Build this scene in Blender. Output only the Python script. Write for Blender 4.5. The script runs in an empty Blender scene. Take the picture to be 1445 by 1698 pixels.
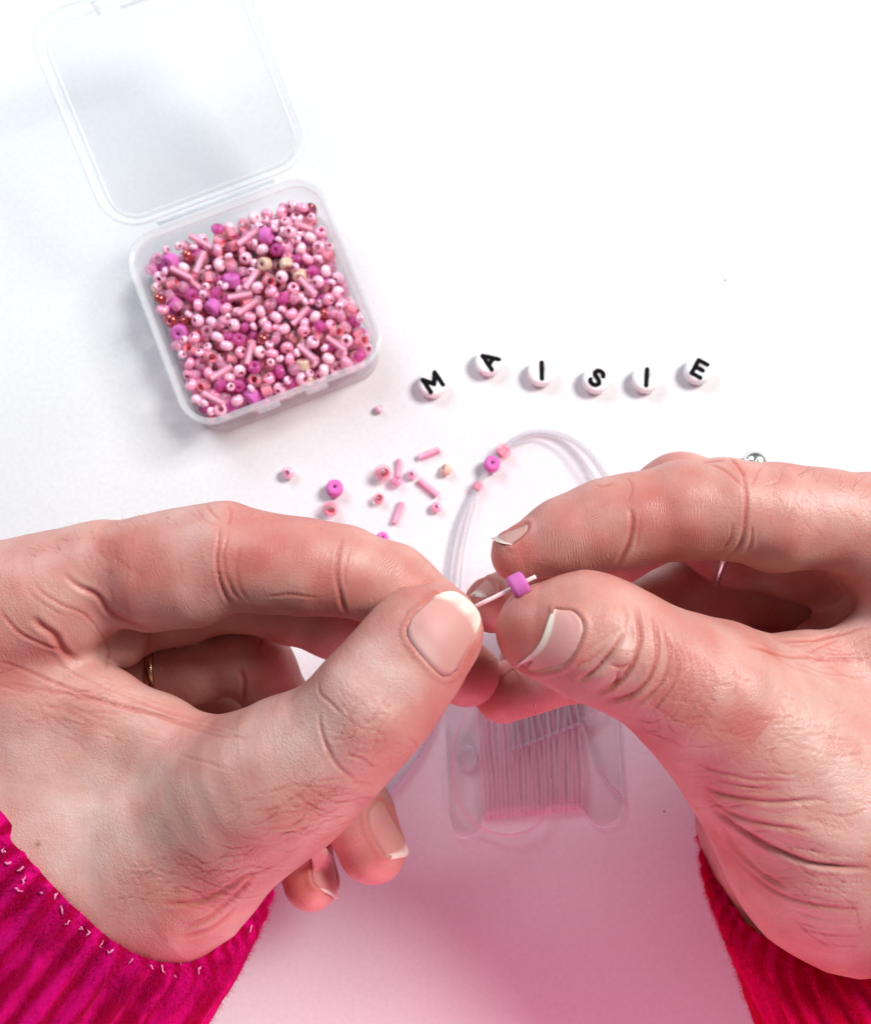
import bpy, math, random
import numpy as np
from mathutils import Vector, Matrix

# ------------------------------------------------------------------ camera, world, lamps, exposure
scene = bpy.context.scene
COL = scene.collection
U = 0.01                       # everything below is authored in centimetres
W, H, FPX, CX, CY = 1445.0, 1698.0, 1980.0, 722.5, 849.0
TILT = math.radians(10.0); DIST = 30.0
CAM = np.array([0.0, -DIST*math.sin(TILT), DIST*math.cos(TILT)])
FWD = np.array([0.0, math.sin(TILT), -math.cos(TILT)])
UP = np.array([0.0, math.cos(TILT), math.sin(TILT)])
RIGHT = np.array([1.0, 0.0, 0.0])

cd = bpy.data.cameras.new('camera'); cam = bpy.data.objects.new('camera', cd); COL.objects.link(cam)
cam.location = Vector(CAM*U); cam.rotation_euler = (TILT, 0, 0)
cd.sensor_fit = 'VERTICAL'; cd.sensor_height = 24.0; cd.lens = 24.0*FPX/H
cd.clip_start = 0.01; cd.clip_end = 20
cd.dof.use_dof = True; cd.dof.focus_distance = 22.3*U; cd.dof.aperture_fstop = 17.0
scene.camera = cam
scene.view_settings.view_transform = 'Standard'; scene.view_settings.look = 'None'
scene.view_settings.exposure = 0.0; scene.view_settings.gamma = 1.0

world = bpy.data.worlds.new('World'); scene.world = world; world.use_nodes = True
bg = world.node_tree.nodes['Background']; bg.inputs[0].default_value = (0.86, 0.93, 1.0, 1); bg.inputs[1].default_value = 0.11

def area_lamp(name, loc, target, size, energy, color, spread=180):
    l = bpy.data.lights.new(name, 'AREA'); l.shape = 'DISK'; l.size = size*U; l.energy = energy; l.color = color
    l.spread = math.radians(spread)
    o = bpy.data.objects.new(name, l); COL.objects.link(o); o.location = Vector(loc)*U
    d = Vector(target)-Vector(loc); o.rotation_euler = d.to_track_quat('-Z', 'Y').to_euler()
    return o
# white window light from above right, soft pink light off the wearer's jumper from below
area_lamp('window_lamp', (54, 30, 68), (0, -2, 0), 30, 10.2, (1.0, 0.985, 0.97))
area_lamp('room_lamp', (-26, 30, 36), (-8, 10, 0), 26, 1.6, (0.80, 0.91, 1.0))
area_lamp('jumper_bounce_lamp', (2, -23, 6.5), (2, -8, 0), 15, 0.165, (1.0, 0.27, 0.48), 125)

# ------------------------------------------------------------------ projection helpers (pixel of the photograph -> point in the place)
def at(px, py, z=0.0):
    d = FWD*FPX + RIGHT*(px-CX) - UP*(py-CY)
    t = (z-CAM[2])/d[2]
    return CAM + d*t
def ray(px, py):
    d = FWD*FPX + RIGHT*(px-CX) - UP*(py-CY)
    return d/np.linalg.norm(d)
def pxcm(px, py, z):           # centimetres per pixel there
    return np.dot(at(px, py, z)-CAM, FWD)/FPX
def project(P):
    v = P-CAM
    dep = v@FWD
    return np.stack([CX+FPX*(v@RIGHT)/dep, CY-FPX*(v@UP)/dep], -1)

# ------------------------------------------------------------------ object helpers
def link(o): COL.objects.link(o); return o
def tag(o, label=None, cat=None, group=None, kind=None):
    if label: o['label'] = label
    if cat: o['category'] = cat
    if group: o['group'] = group
    if kind: o['kind'] = kind
    return o
def empty(name, loc, label, cat, group=None):
    o = bpy.data.objects.new(name, None); link(o); o.location = Vector(loc)*U; o.empty_display_size = 0.005
    return tag(o, label, cat, group)
def mesh(name, V, F, mat, parent=None, smooth=True, loc=None, mats=None, fmat=None):
    """V in centimetres, in world coordinates unless loc is given (then relative to loc)"""
    me = bpy.data.meshes.new(name)
    V = np.asarray(V, dtype=float)
    me.from_pydata((V*U).tolist(), [], [list(map(int, f)) for f in F])
    for m in (mats or [mat]): me.materials.append(m)
    if fmat is not None: me.polygons.foreach_set('material_index', np.asarray(fmat, dtype=np.int32))
    me.polygons.foreach_set('use_smooth', np.full(len(me.polygons), smooth)); me.update()
    o = bpy.data.objects.new(name, me); link(o)
    if loc is not None: o.location = Vector(loc)*U
    if parent is not None: adopt(o, parent, loc is None)
    return o
def adopt(o, parent, world_coords=True):
    o.parent = parent
    if world_coords and parent.type == 'EMPTY': o.matrix_parent_inverse = Matrix.Translation(-parent.location)
def vcol(me, name, arr):
    a = me.attributes.new(name, 'FLOAT_COLOR', 'POINT')
    a.data.foreach_set('color', np.ascontiguousarray(arr, dtype=np.float32).ravel())
def vfloat(me, name, arr):
    a = me.attributes.new(name, 'FLOAT', 'POINT'); a.data.foreach_set('value', np.ascontiguousarray(arr, dtype=np.float32))
def vvec(me, name, arr):
    a = me.attributes.new(name, 'FLOAT_VECTOR', 'POINT'); a.data.foreach_set('vector', np.ascontiguousarray(arr, dtype=np.float32).ravel())

def lathe(profile, seg):
    """closed profile of (r, z), revolved round z"""
    V = []; F = []; n = len(profile)
    for i in range(seg):
        a = 2*math.pi*i/seg
        for r, z in profile: V.append((r*math.cos(a), r*math.sin(a), z))
    for i in range(seg):
        for j in range(n):
            a, b = i*n+j, i*n+(j+1) % n
            c, d = ((i+1) % seg)*n+(j+1) % n, ((i+1) % seg)*n+j
            F.append((a, b, c, d))
    return np.array(V), [f[::-1] for f in F]
def spline(P, n):
    P = np.array(P, float); out = []
    Q = np.vstack([2*P[0]-P[1], P, 2*P[-1]-P[-2]])
    for i in range(1, len(Q)-2):
        for k in range(n):
            t = k/n
            a, b, c, d = Q[i-1], Q[i], Q[i+1], Q[i+2]
            out.append(0.5*((2*b)+(-a+c)*t+(2*a-5*b+4*c-d)*t*t+(-a+3*b-3*c+d)*t**3))
    out.append(P[-1]); return np.array(out)
def tube(P, r, seg=8, cap=True):
    P = np.array(P, float); n = len(P)
    r = np.full(n, r) if np.isscalar(r) else np.array(r)
    T = np.gradient(P, axis=0); T /= np.linalg.norm(T, axis=1)[:, None]+1e-12
    nrm = np.cross(T[0], [0.13, 0.2, 1]); nrm /= np.linalg.norm(nrm)
    V = []; F = []
    for i in range(n):
        nrm = nrm-T[i]*np.dot(nrm, T[i]); nrm /= np.linalg.norm(nrm)
        b = np.cross(T[i], nrm)
        for k in range(seg):
            a = 2*math.pi*k/seg; V.append(P[i]+r[i]*(math.cos(a)*nrm+math.sin(a)*b))
    for i in range(n-1):
        for k in range(seg):
            F.append((i*seg+k, i*seg+(k+1) % seg, (i+1)*seg+(k+1) % seg, (i+1)*seg+k))
    if cap:
        F.append(tuple(range(seg))[::-1]); F.append(tuple((n-1)*seg+k for k in range(seg)))
    return np.array(V), F
def join(parts):
    V = []; F = []; o = 0
    for v, f in parts:
        V.append(np.asarray(v)); F += [tuple(i+o for i in q) for q in f]; o += len(v)
    return np.vstack(V), F

# ------------------------------------------------------------------ materials
def mat_new(name):
    m = bpy.data.materials.new(name); m.use_nodes = True
    nt = m.node_tree; return m, nt, nt.nodes['Principled BSDF']
def simple(name, col, rough=0.4, trans=0.0, spec=0.5, sss=0.0, coat=0.0, metal=0.0, ior=1.5, var=0.0):
    m, nt, b = mat_new(name)
    b.inputs['Base Color'].default_value = (*col, 1); b.inputs['Roughness'].default_value = rough
    b.inputs['Transmission Weight'].default_value = trans; b.inputs['Specular IOR Level'].default_value = spec
    b.inputs['Metallic'].default_value = metal; b.inputs['IOR'].default_value = ior; b.inputs['Coat Weight'].default_value = coat
    if sss:
        b.inputs['Subsurface Weight'].default_value = sss; b.inputs['Subsurface Scale'].default_value = 0.002
        b.inputs['Subsurface Radius'].default_value = (1, .6, .7)
    if var:
        oi = nt.nodes.new('ShaderNodeObjectInfo'); hs = nt.nodes.new('ShaderNodeHueSaturation')
        mr = nt.nodes.new('ShaderNodeMapRange'); mr.inputs[3].default_value = 1-var; mr.inputs[4].default_value = 1+var
        nt.links.new(oi.outputs['Random'], mr.inputs[0]); nt.links.new(mr.outputs[0], hs.inputs['Value'])
        hs.inputs['Color'].default_value = (*col, 1); nt.links.new(hs.outputs[0], b.inputs['Base Color'])
    return m
def clear_plastic(name, tint=(0.97, 0.985, 0.99), milky=0.08, edge=0.55, rough=0.12, milkcol=(0.9, 0.92, 0.94)):
    """thin clear plastic: see-through straight on, milkier and glossier at grazing angles"""
    m, nt, b = mat_new(name); N = nt.nodes; L = nt.links
    out = N['Material Output']
    tr = N.new('ShaderNodeBsdfTransparent'); tr.inputs[0].default_value = (*tint, 1)
    b.inputs['Base Color'].default_value = (*milkcol, 1); b.inputs['Roughness'].default_value = rough
    b.inputs['Specular IOR Level'].default_value = 0.6
    lw = N.new('ShaderNodeLayerWeight'); lw.inputs[0].default_value = 0.14
    mr = N.new('ShaderNodeMapRange'); mr.inputs[1].default_value = 0.0; mr.inputs[2].default_value = 1.0
    mr.inputs[3].default_value = milky; mr.inputs[4].default_value = edge
    L.new(lw.outputs['Facing'], mr.inputs[0])
    mx = N.new('ShaderNodeMixShader'); L.new(mr.outputs[0], mx.inputs[0]); L.new(tr.outputs[0], mx.inputs[1]); L.new(b.outputs[0], mx.inputs[2])
    L.new(mx.outputs[0], out.inputs[0])
    return m

def paper_material():
    m, nt, b = mat_new('white_paper'); N = nt.nodes; L = nt.links
    tc = N.new('ShaderNodeTexCoord')
    n1 = N.new('ShaderNodeTexNoise'); n1.inputs['Scale'].default_value = 14; n1.inputs['Detail'].default_value = 3
    n2 = N.new('ShaderNodeTexNoise'); n2.inputs['Scale'].default_value = 900; n2.inputs['Detail'].default_value = 4
    n3 = N.new('ShaderNodeTexNoise'); n3.inputs['Scale'].default_value = 160; n3.inputs['Detail'].default_value = 5
    for n in (n1, n2, n3): L.new(tc.outputs['Object'], n.inputs['Vector'])
    cr = N.new('ShaderNodeValToRGB'); cr.color_ramp.elements[0].position = 0.3; cr.color_ramp.elements[1].position = 0.75
    cr.color_ramp.elements[0].color = (0.745, 0.745, 0.755, 1); cr.color_ramp.elements[1].color = (0.82, 0.82, 0.825, 1)
    L.new(n1.outputs[0], cr.inputs[0])
    mx = N.new('ShaderNodeMixRGB'); mx.blend_type = 'MULTIPLY'; mx.inputs[0].default_value = 0.16
    L.new(cr.outputs[0], mx.inputs[1]); L.new(n2.outputs[0], mx.inputs[2])
    L.new(mx.outputs[0], b.inputs['Base Color']); b.inputs['Roughness'].default_value = 0.75; b.inputs['Specular IOR Level'].default_value = 0.15
    bp = N.new('ShaderNodeBump'); bp.inputs['Strength'].default_value = 0.12; bp.inputs['Distance'].default_value = 0.0003
    ad = N.new('ShaderNodeMath'); L.new(n2.outputs[0], ad.inputs[0]); L.new(n3.outputs[0], ad.inputs[1])
    L.new(ad.outputs[0], bp.inputs['Height']); L.new(bp.outputs[0], b.inputs['Normal'])
    return m

def skin_material():
    m, nt, b = mat_new('skin'); N = nt.nodes; L = nt.links
    at_ = N.new('ShaderNodeAttribute'); at_.attribute_name = 'tint'
    uv = N.new('ShaderNodeAttribute'); uv.attribute_name = 'limb_uv'
    rd = N.new('ShaderNodeAttribute'); rd.attribute_name = 'ridge'
    tc = N.new('ShaderNodeTexCoord')
    def noise(scale, detail=4, vec=None, rough=0.55):
        n = N.new('ShaderNodeTexNoise'); n.inputs['Scale'].default_value = scale; n.inputs['Detail'].default_value = detail; n.inputs['Roughness'].default_value = rough
        L.new(vec or tc.outputs['Object'], n.inputs['Vector']); return n
    def mapr(src, a, b_, c, d):
        r = N.new('ShaderNodeMapRange'); L.new(src, r.inputs[0])
        for i, v in enumerate((a, b_, c, d)): r.inputs[i+1].default_value = v
        return r
    mott = noise(170, 5); fine = noise(900, 3)
    # mottled redness
    r1 = mapr(mott.outputs[0], 0.36, 0.66, 0.0, 0.48)
    mx = N.new('ShaderNodeMixRGB'); mx.blend_type = 'MULTIPLY'; L.new(r1.outputs[0], mx.inputs[0]); L.new(at_.outputs['Color'], mx.inputs[1]); mx.inputs[2].default_value = (1.0, 0.74, 0.70, 1)
    big = noise(55, 3); rb = mapr(big.outputs[0], 0.38, 0.64, 0.0, 0.50)
    mxb = N.new('ShaderNodeMixRGB'); mxb.blend_type = 'MULTIPLY'; L.new(rb.outputs[0], mxb.inputs[0]); L.new(mx.outputs[0], mxb.inputs[1]); mxb.inputs[2].default_value = (0.92, 0.80, 0.74, 1); mx = mxb
    dn = noise(260, 3)
    dv = N.new('ShaderNodeVectorMath'); dv.operation = 'MULTIPLY_ADD'; L.new(dn.outputs['Color'], dv.inputs[0]); dv.inputs[1].default_value = (0.004, 0.004, 0.004); L.new(tc.outputs['Object'], dv.inputs[2])
    vo = N.new('ShaderNodeTexVoronoi'); vo.feature = 'DISTANCE_TO_EDGE'; vo.inputs['Scale'].default_value = 760; L.new(dv.outputs[0], vo.inputs['Vector'])
    vline = mapr(vo.outputs['Distance'], 0.0, 0.11, 1.0, 0.0)
    patch = noise(45, 2); pm = mapr(patch.outputs[0], 0.38, 0.62, 0.0, 1.0)
    vls = N.new('ShaderNodeMath'); vls.operation = 'MULTIPLY'; L.new(vline.outputs[0], vls.inputs[0]); L.new(pm.outputs[0], vls.inputs[1])
    i0 = N.new('ShaderNodeMath'); i0.operation = 'SUBTRACT'; i0.inputs[0].default_value = 1.0; L.new(rd.outputs['Fac'], i0.inputs[1]); i0.use_clamp = True
    vls2 = N.new('ShaderNodeMath'); vls2.operation = 'MULTIPLY'; L.new(vls.outputs[0], vls2.inputs[0]); L.new(i0.outputs[0], vls2.inputs[1])
    vfac = N.new('ShaderNodeMath'); vfac.operation = 'MULTIPLY'; L.new(vls2.outputs[0], vfac.inputs[0]); vfac.inputs[1].default_value = 0.13
    mxv = N.new('ShaderNodeMixRGB'); mxv.blend_type = 'MULTIPLY'; L.new(vfac.outputs[0], mxv.inputs[0]); L.new(mx.outputs[0], mxv.inputs[1]); mxv.inputs[2].default_value = (0.80, 0.52, 0.46, 1); mx = mxv
    r2 = mapr(fine.outputs[0], 0.3, 0.75, 0.0, 0.22)
    mx2 = N.new('ShaderNodeMixRGB'); mx2.blend_type = 'MULTIPLY'; L.new(r2.outputs[0], mx2.inputs[0]); L.new(mx.outputs[0], mx2.inputs[1]); mx2.inputs[2].default_value = (0.86, 0.70, 0.66, 1)
    L.new(mx2.outputs[0], b.inputs['Base Color'])
    # friction ridges across the pads
    sep = N.new('ShaderNodeSeparateXYZ'); L.new(uv.outputs['Vector'], sep.inputs[0])
    wn = noise(120, 2)
    d1 = N.new('ShaderNodeMath'); d1.operation = 'MULTIPLY_ADD'; L.new(wn.outputs[0], d1.inputs[0]); d1.inputs[1].default_value = 0.75; L.new(sep.outputs[0], d1.inputs[2])
    bend = N.new('ShaderNodeMath'); bend.operation = 'MULTIPLY_ADD'; L.new(sep.outputs[1], bend.inputs[0]); bend.inputs[1].default_value = 0.35; L.new(d1.outputs[0], bend.inputs[2])
    ml = N.new('ShaderNodeMath'); ml.operation = 'MULTIPLY'; L.new(bend.outputs[0], ml.inputs[0]); ml.inputs[1].default_value = 2*math.pi/0.052
    sn = N.new('ShaderNodeMath'); sn.operation = 'SINE'; L.new(ml.outputs[0], sn.inputs[0])
    rm = N.new('ShaderNodeMath'); rm.operation = 'MULTIPLY'; L.new(sn.outputs[0], rm.inputs[0]); L.new(rd.outputs['Fac'], rm.inputs[1])
    # crosswise fine wrinkles where the skin is not ridged: noise stretched round the limb
    comb = N.new('ShaderNodeVectorMath'); comb.operation = 'MULTIPLY'; L.new(uv.outputs['Vector'], comb.inputs[0]); comb.inputs[1].default_value = (9, 3.0, 3.0)
    wr = noise(1.0, 5, comb.outputs[0], 0.62)
    vor = N.new('ShaderNodeTexVoronoi'); vor.feature = 'DISTANCE_TO_EDGE'; vor.inputs['Scale'].default_value = 1500; L.new(tc.outputs['Object'], vor.inputs['Vector'])
    vr = mapr(vor.outputs['Distance'], 0.0, 0.25, 0.0, 1.0)
    sm = N.new('ShaderNodeAttribute'); sm.attribute_name = 'seam'
    inv = N.new('ShaderNodeMath'); inv.operation = 'SUBTRACT'; L.new(sm.outputs['Fac'], inv.inputs[0]); L.new(rd.outputs['Fac'], inv.inputs[1]); inv.use_clamp = True
    h1 = N.new('ShaderNodeMath'); h1.operation = 'MULTIPLY'; L.new(wr.outputs[0], h1.inputs[0]); h1.inputs[1].default_value = 1.3
    h2 = N.new('ShaderNodeMath'); h2.operation = 'MULTIPLY_ADD'; L.new(vr.outputs[0], h2.inputs[0]); h2.inputs[1].default_value = 0.30; L.new(h1.outputs[0], h2.inputs[2])
    h3 = N.new('ShaderNodeMath'); h3.operation = 'MULTIPLY'; L.new(h2.outputs[0], h3.inputs[0]); L.new(inv.outputs[0], h3.inputs[1])
    h4 = N.new('ShaderNodeMath'); h4.operation = 'MULTIPLY_ADD'; L.new(rm.outputs[0], h4.inputs[0]); h4.inputs[1].default_value = 0.26; L.new(h3.outputs[0], h4.inputs[2])
    fn = noise(1500, 3)
    h5 = N.new('ShaderNodeMath'); h5.operation = 'MULTIPLY_ADD'; L.new(fn.outputs[0], h5.inputs[0]); h5.inputs[1].default_value = 0.6; L.new(h4.outputs[0], h5.inputs[2])
    h6 = N.new('ShaderNodeMath'); h6.operation = 'MULTIPLY_ADD'; L.new(vls2.outputs[0], h6.inputs[0]); h6.inputs[1].default_value = -0.22; L.new(h5.outputs[0], h6.inputs[2]); h5 = h6
    bp = N.new('ShaderNodeBump'); bp.inputs['Strength'].default_value = 1.0; bp.inputs['Distance'].default_value = 0.000085
    L.new(h5.outputs[0], bp.inputs['Height']); L.new(bp.outputs[0], b.inputs['Normal'])
    b.inputs['Roughness'].default_value = 0.45; b.inputs['Specular IOR Level'].default_value = 0.42
    b.inputs['Subsurface Weight'].default_value = 0.10; b.inputs['Subsurface Scale'].default_value = 0.003
    b.inputs['Subsurface Radius'].default_value = (1.0, 0.30, 0.18)
    return m
def nail_material():
    m, nt, b = mat_new('fingernail'); N = nt.nodes; L = nt.links
    a = N.new('ShaderNodeAttribute'); a.attribute_name = 'tint'; L.new(a.outputs['Color'], b.inputs['Base Color'])
    uv = N.new('ShaderNodeAttribute'); uv.attribute_name = 'limb_uv'
    vm = N.new('ShaderNodeVectorMath'); vm.operation = 'MULTIPLY'; L.new(uv.outputs['Vector'], vm.inputs[0]); vm.inputs[1].default_value = (14, 1.0, 1)
    n = N.new('ShaderNodeTexNoise'); n.inputs['Scale'].default_value = 1.0; n.inputs['Detail'].default_value = 4; L.new(vm.outputs[0], n.inputs['Vector'])
    bp = N.new('ShaderNodeBump'); bp.inputs['Strength'].default_value = 0.35; bp.inputs['Distance'].default_value = 0.0001
    L.new(n.outputs[0], bp.inputs['Height']); L.new(bp.outputs[0], b.inputs['Normal'])
    b.inputs['Roughness'].default_value = 0.5; b.inputs['Specular IOR Level'].default_value = 0.28; b.inputs['Subsurface Weight'].default_value = 0.1; b.inputs['Subsurface Scale'].default_value = 0.001
    return m
def knit_material(name, c1, c2):
    m, nt, b = mat_new(name); N = nt.nodes; L = nt.links
    uv = N.new('ShaderNodeAttribute'); uv.attribute_name = 'limb_uv'
    vm = N.new('ShaderNodeVectorMath'); vm.operation = 'MULTIPLY'; L.new(uv.outputs['Vector'], vm.inputs[0]); vm.inputs[1].default_value = (4.0, 1.6, 1)
    n = N.new('ShaderNodeTexNoise'); n.inputs['Scale'].default_value = 1.0; n.inputs['Detail'].default_value = 5; L.new(vm.outputs[0], n.inputs['Vector'])
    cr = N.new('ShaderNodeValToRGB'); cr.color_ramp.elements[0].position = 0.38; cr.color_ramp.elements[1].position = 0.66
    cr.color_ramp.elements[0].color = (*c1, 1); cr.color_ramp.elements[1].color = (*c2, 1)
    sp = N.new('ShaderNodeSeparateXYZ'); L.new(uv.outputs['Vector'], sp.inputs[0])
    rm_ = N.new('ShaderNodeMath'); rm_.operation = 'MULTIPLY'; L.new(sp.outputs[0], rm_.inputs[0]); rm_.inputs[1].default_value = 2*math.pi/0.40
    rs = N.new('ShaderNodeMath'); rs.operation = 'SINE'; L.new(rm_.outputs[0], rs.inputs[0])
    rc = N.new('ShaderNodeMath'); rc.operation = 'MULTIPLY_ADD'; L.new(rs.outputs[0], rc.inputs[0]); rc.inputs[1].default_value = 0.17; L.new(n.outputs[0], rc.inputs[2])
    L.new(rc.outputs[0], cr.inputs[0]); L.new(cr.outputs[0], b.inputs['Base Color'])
    b.inputs['Roughness'].default_value = 0.95; b.inputs['Specular IOR Level'].default_value = 0.05
    b.inputs['Sheen Weight'].default_value = 0.08; b.inputs['Sheen Tint'].default_value = (1, 0.15, 0.5, 1)
    return m

M_paper = paper_material(); M_skin = skin_material(); M_nail = nail_material()
M_knit = knit_material('magenta_knit', (0.30, 0.0, 0.03), (0.56, 0.002, 0.14)); M_knit_shade = knit_material('shaded_magenta_knit', (0.42, 0.0, 0.02), (0.62, 0.001, 0.09))  # second knit: same magenta jumper, right sleeve's shade put in as redder colour
M_fuzz = simple('magenta_fuzz', (0.48, 0.002, 0.11), 0.9, spec=0.05); M_fuzz_shade = simple('shaded_magenta_fuzz', (0.64, 0.001, 0.08), 0.9, spec=0.05)  # second fuzz carries the right sleeve's shade as a redder colour too
M_tuft = simple('pale_pink_yarn', (0.80, 0.24, 0.44), 0.8, spec=0.1)
M_box = clear_plastic('clear_box_plastic', tint=(0.985, 0.99, 0.992), milky=0.03, edge=0.6)
M_rim = clear_plastic('clear_box_rim', tint=(0.975, 0.98, 0.985), milky=0.22, edge=0.8, milkcol=(0.92, 0.92, 0.93))
M_lid = clear_plastic('clear_lid_plastic', tint=(0.992, 0.997, 1.0), milky=0.008, edge=0.42, rough=0.2, milkcol=(0.88, 0.90, 0.92))
M_card = clear_plastic('clear_card_plastic', tint=(0.99, 0.975, 0.98), milky=0.025, edge=0.5, milkcol=(0.92,0.84,0.88))
M_cord = clear_plastic('clear_elastic', tint=(0.86, 0.85, 0.87), milky=0.25, edge=0.7, rough=0.2, milkcol=(0.84, 0.82, 0.85))
M_strand = clear_plastic('clear_elastic_strand', tint=(0.985, 0.89, 0.925), milky=0.24, edge=0.55, rough=0.2, milkcol=(0.92, 0.70, 0.77))  # pink of the reflected light is put into the clear strand colour
M_gold = simple('gold', (0.55, 0.36, 0.20), 0.22, metal=1); M_silver = simple('silver', (0.86, 0.85, 0.82), 0.28, metal=1)

# ------------------------------------------------------------------ the paper
def build_paper():
    s = 60.0
    return tag(mesh('paper_sheet', [(-s, -s, 0), (s, -s, 0), (s, s, 0), (-s, s, 0)], [(0, 1, 2, 3)], M_paper, smooth=False), 'white paper covering the table under everything', None, None, 'structure')
build_paper()
LIDTILT = 19.0
HRES = 0.038
# ------------------------------------------------------------------ hands: one continuous surface each, from blended tapered limbs
class Field:
    def __init__(self): self.prims = []; self.limbs = []
    def chain(self, name, pts, k=0.25, kp=0.5, palm=False):
        idx = []
        nodes = []
        for p in pts:
            px, py, z, r = p[:4]
            nodes.append((at(px, py, z), r*pxcm(px, py, z)))
        s = 0.0
        for (a, ra), (b, rb) in zip(nodes[:-1], nodes[1:]):
            self.prims.append(('c', a, b, ra, rb, s)); idx.append(len(self.prims)-1); s += np.linalg.norm(b-a)
        self.limbs.append(dict(name=name, idx=idx, k=k, kp=kp, palm=palm))
    def slab(self, name, poly, z, hz, r, k=0.6, slope=(0, 0)):
        pts = np.array([at(x, y, z)[:2] for x, y in poly]); c = pts.mean(0)
        self.prims.append(('s', pts, z, hz, r, c, slope))
        self.limbs.append(dict(name=name, idx=[len(self.prims)-1], k=k, kp=k, palm=True))
    def prim(self, i, P):
        q = self.prims[i]
        if q[0] == 'c':
            _, a, b, ra, rb, _s = q
            ab = (b-a).astype(np.float32); L2 = float(ab@ab)
            d = P-a.astype(np.float32)
            t = np.clip((d@ab)/L2, 0, 1)
            d -= t[..., None]*ab
            return np.sqrt((d*d).sum(-1))-(ra+(rb-ra)*t)
        _, pts, z, hz, r, c, sl = q
        x = P[..., 0]; y = P[..., 1]
        best = np.full(x.shape, 1e9, np.float32); inside = np.zeros(x.shape, bool)
        n = len(pts)
        for j in range(n):
            ax, ay = pts[j]; bx, by = pts[(j+1) % n]
            ex, ey = bx-ax, by-ay; wx, wy = x-ax, y-ay
            t = np.clip((wx*ex+wy*ey)/(ex*ex+ey*ey), 0, 1)
            dx, dy = wx-t*ex, wy-t*ey
            best = np.minimum(best, dx*dx+dy*dy)
            cond = (ay > y) != (by > y)
            xi = (bx-ax)*(y-ay)/((by-ay) if by != ay else 1e-9)+ax
            inside ^= cond & (x < xi)
        d2 = np.sqrt(best); d2 = np.where(inside, -d2, d2)
        zz = z+sl[0]*(x-c[0])+sl[1]*(y-c[1])
        qx = np.maximum(d2+r, 0); qz = np.abs(P[..., 2]-zz)-(hz-r)
        return np.sqrt(qx*qx+np.maximum(qz, 0)**2)-r+np.minimum(np.maximum(d2+r, qz), 0)
    @staticmethod
    def smin(a, b, k):
        h = np.maximum(k-np.abs(a-b), 0)/k
        return np.minimum(a, b)-h*h*k*0.25
    def eval(self, P, rel=None, want=False):
        """P (N,3) or (B,512,3) with rel (B,nprim)"""
        P = P.astype(np.float32)
        def pr(i):
            if rel is None: return self.prim(i, P)
            m = rel[:, i]
            out = np.full(P.shape[:-1], 50.0, np.float32)
            if m.any(): out[m] = self.prim(i, P[m])
            return out
        palm = None; ds = []
        for l in self.limbs:
            d = None
            for i in l['idx']:
                v = pr(i); d = v if d is None else self.smin(d, v, l['k'])
            if l['palm']: palm = d if palm is None else self.smin(palm, d, l['kp'])
            else: ds.append((l, d))
        tot = palm
        for l, d in ds: tot = np.minimum(tot, self.smin(palm, d, l['kp']))
        if want: return tot, palm, [d for _, d in ds]
        return tot
    def grad(self, P, e=0.02):
        g = np.zeros_like(P)
        for a in range(3):
            d = np.zeros(3); d[a] = e
            g[:, a] = self.eval(P+d)-self.eval(P-d)
        return g/(np.linalg.norm(g, axis=1)[:, None]+1e-9)
    def surf(self, px, py, zhi=11.0):
        """first point of the surface along the ray through a pixel"""
        px = np.atleast_1d(px).astype(float); py = np.atleast_1d(py).astype(float)
        D = np.stack([ray(a, b) for a, b in zip(px, py)])
        t = np.array([(zhi-CAM[2])/d[2] for d in D]); best = np.full(len(D), 1e9); bt = t.copy()
        for _ in range(70):
            f = self.eval(CAM+D*t[:, None])
            m = f < best; best[m] = f[m]; bt[m] = t[m]
            t = t+np.clip(f, -0.2, 1)*0.8
        return CAM+D*bt[:, None]
    def polygonize(self, lo, hi, h):
        n = ((hi-lo)/h).astype(int); n = (n//8+1)*8
        nb = n//8
        bi = np.stack(np.meshgrid(*[np.arange(k) for k in nb], indexing='ij'), -1).reshape(-1, 3)
        cen = lo+(bi*8+3.5)*h
        PD = np.stack([self.prim(i, cen.astype(np.float32)) for i in range(len(self.prims))], 1)
        f = self.eval(cen)
        half = 3.5*math.sqrt(3)*h
        keep = np.abs(f) < half*1.25+0.12
        rel = PD[keep] < (f[keep, None]+2*half+0.9)
        off = np.stack(np.meshgrid(*[np.arange(8)]*3, indexing='ij'), -1).reshape(-1, 3)*h
        base = lo+bi[keep]*8*h
        G = np.empty((nb[0], nb[1], nb[2], 8, 8, 8), np.float32)
        G[:] = np.where(f > 0, 1.0, -1.0).astype(np.float32).reshape(*nb, 1, 1, 1)
        kb = bi[keep]; vals = np.empty((len(kb), 512), np.float32); C = 1200
        for s in range(0, len(kb), C):
            P = (base[s:s+C, None, :]+off[None]).astype(np.float32)
            vals[s:s+C] = self.eval(P, rel[s:s+C])
        G[kb[:, 0], kb[:, 1], kb[:, 2]] = vals.reshape(-1, 8, 8, 8)
        G = G.transpose(0, 3, 1, 4, 2, 5).reshape(n)
        G[0] = 1; G[-1] = 1; G[:, 0] = 1; G[:, -1] = 1; G[:, :, 0] = 1; G[:, :, -1] = 1
        ins = G < 0
        cnt = np.zeros(tuple(n-1), np.int8)
        for dx in (0, 1):
            for dy in (0, 1):
                for dz in (0, 1): cnt += ins[dx:n[0]-1+dx, dy:n[1]-1+dy, dz:n[2]-1+dz]
        act = np.argwhere((cnt > 0) & (cnt < 8))
        ids = np.full(tuple(n-1), -1, np.int32); ids[act[:, 0], act[:, 1], act[:, 2]] = np.arange(len(act))
        cor = np.array([(a, b, c) for a in (0, 1) for b in (0, 1) for c in (0, 1)])
        val = np.stack([G[act[:, 0]+c[0], act[:, 1]+c[1], act[:, 2]+c[2]] for c in cor], 1)
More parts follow.
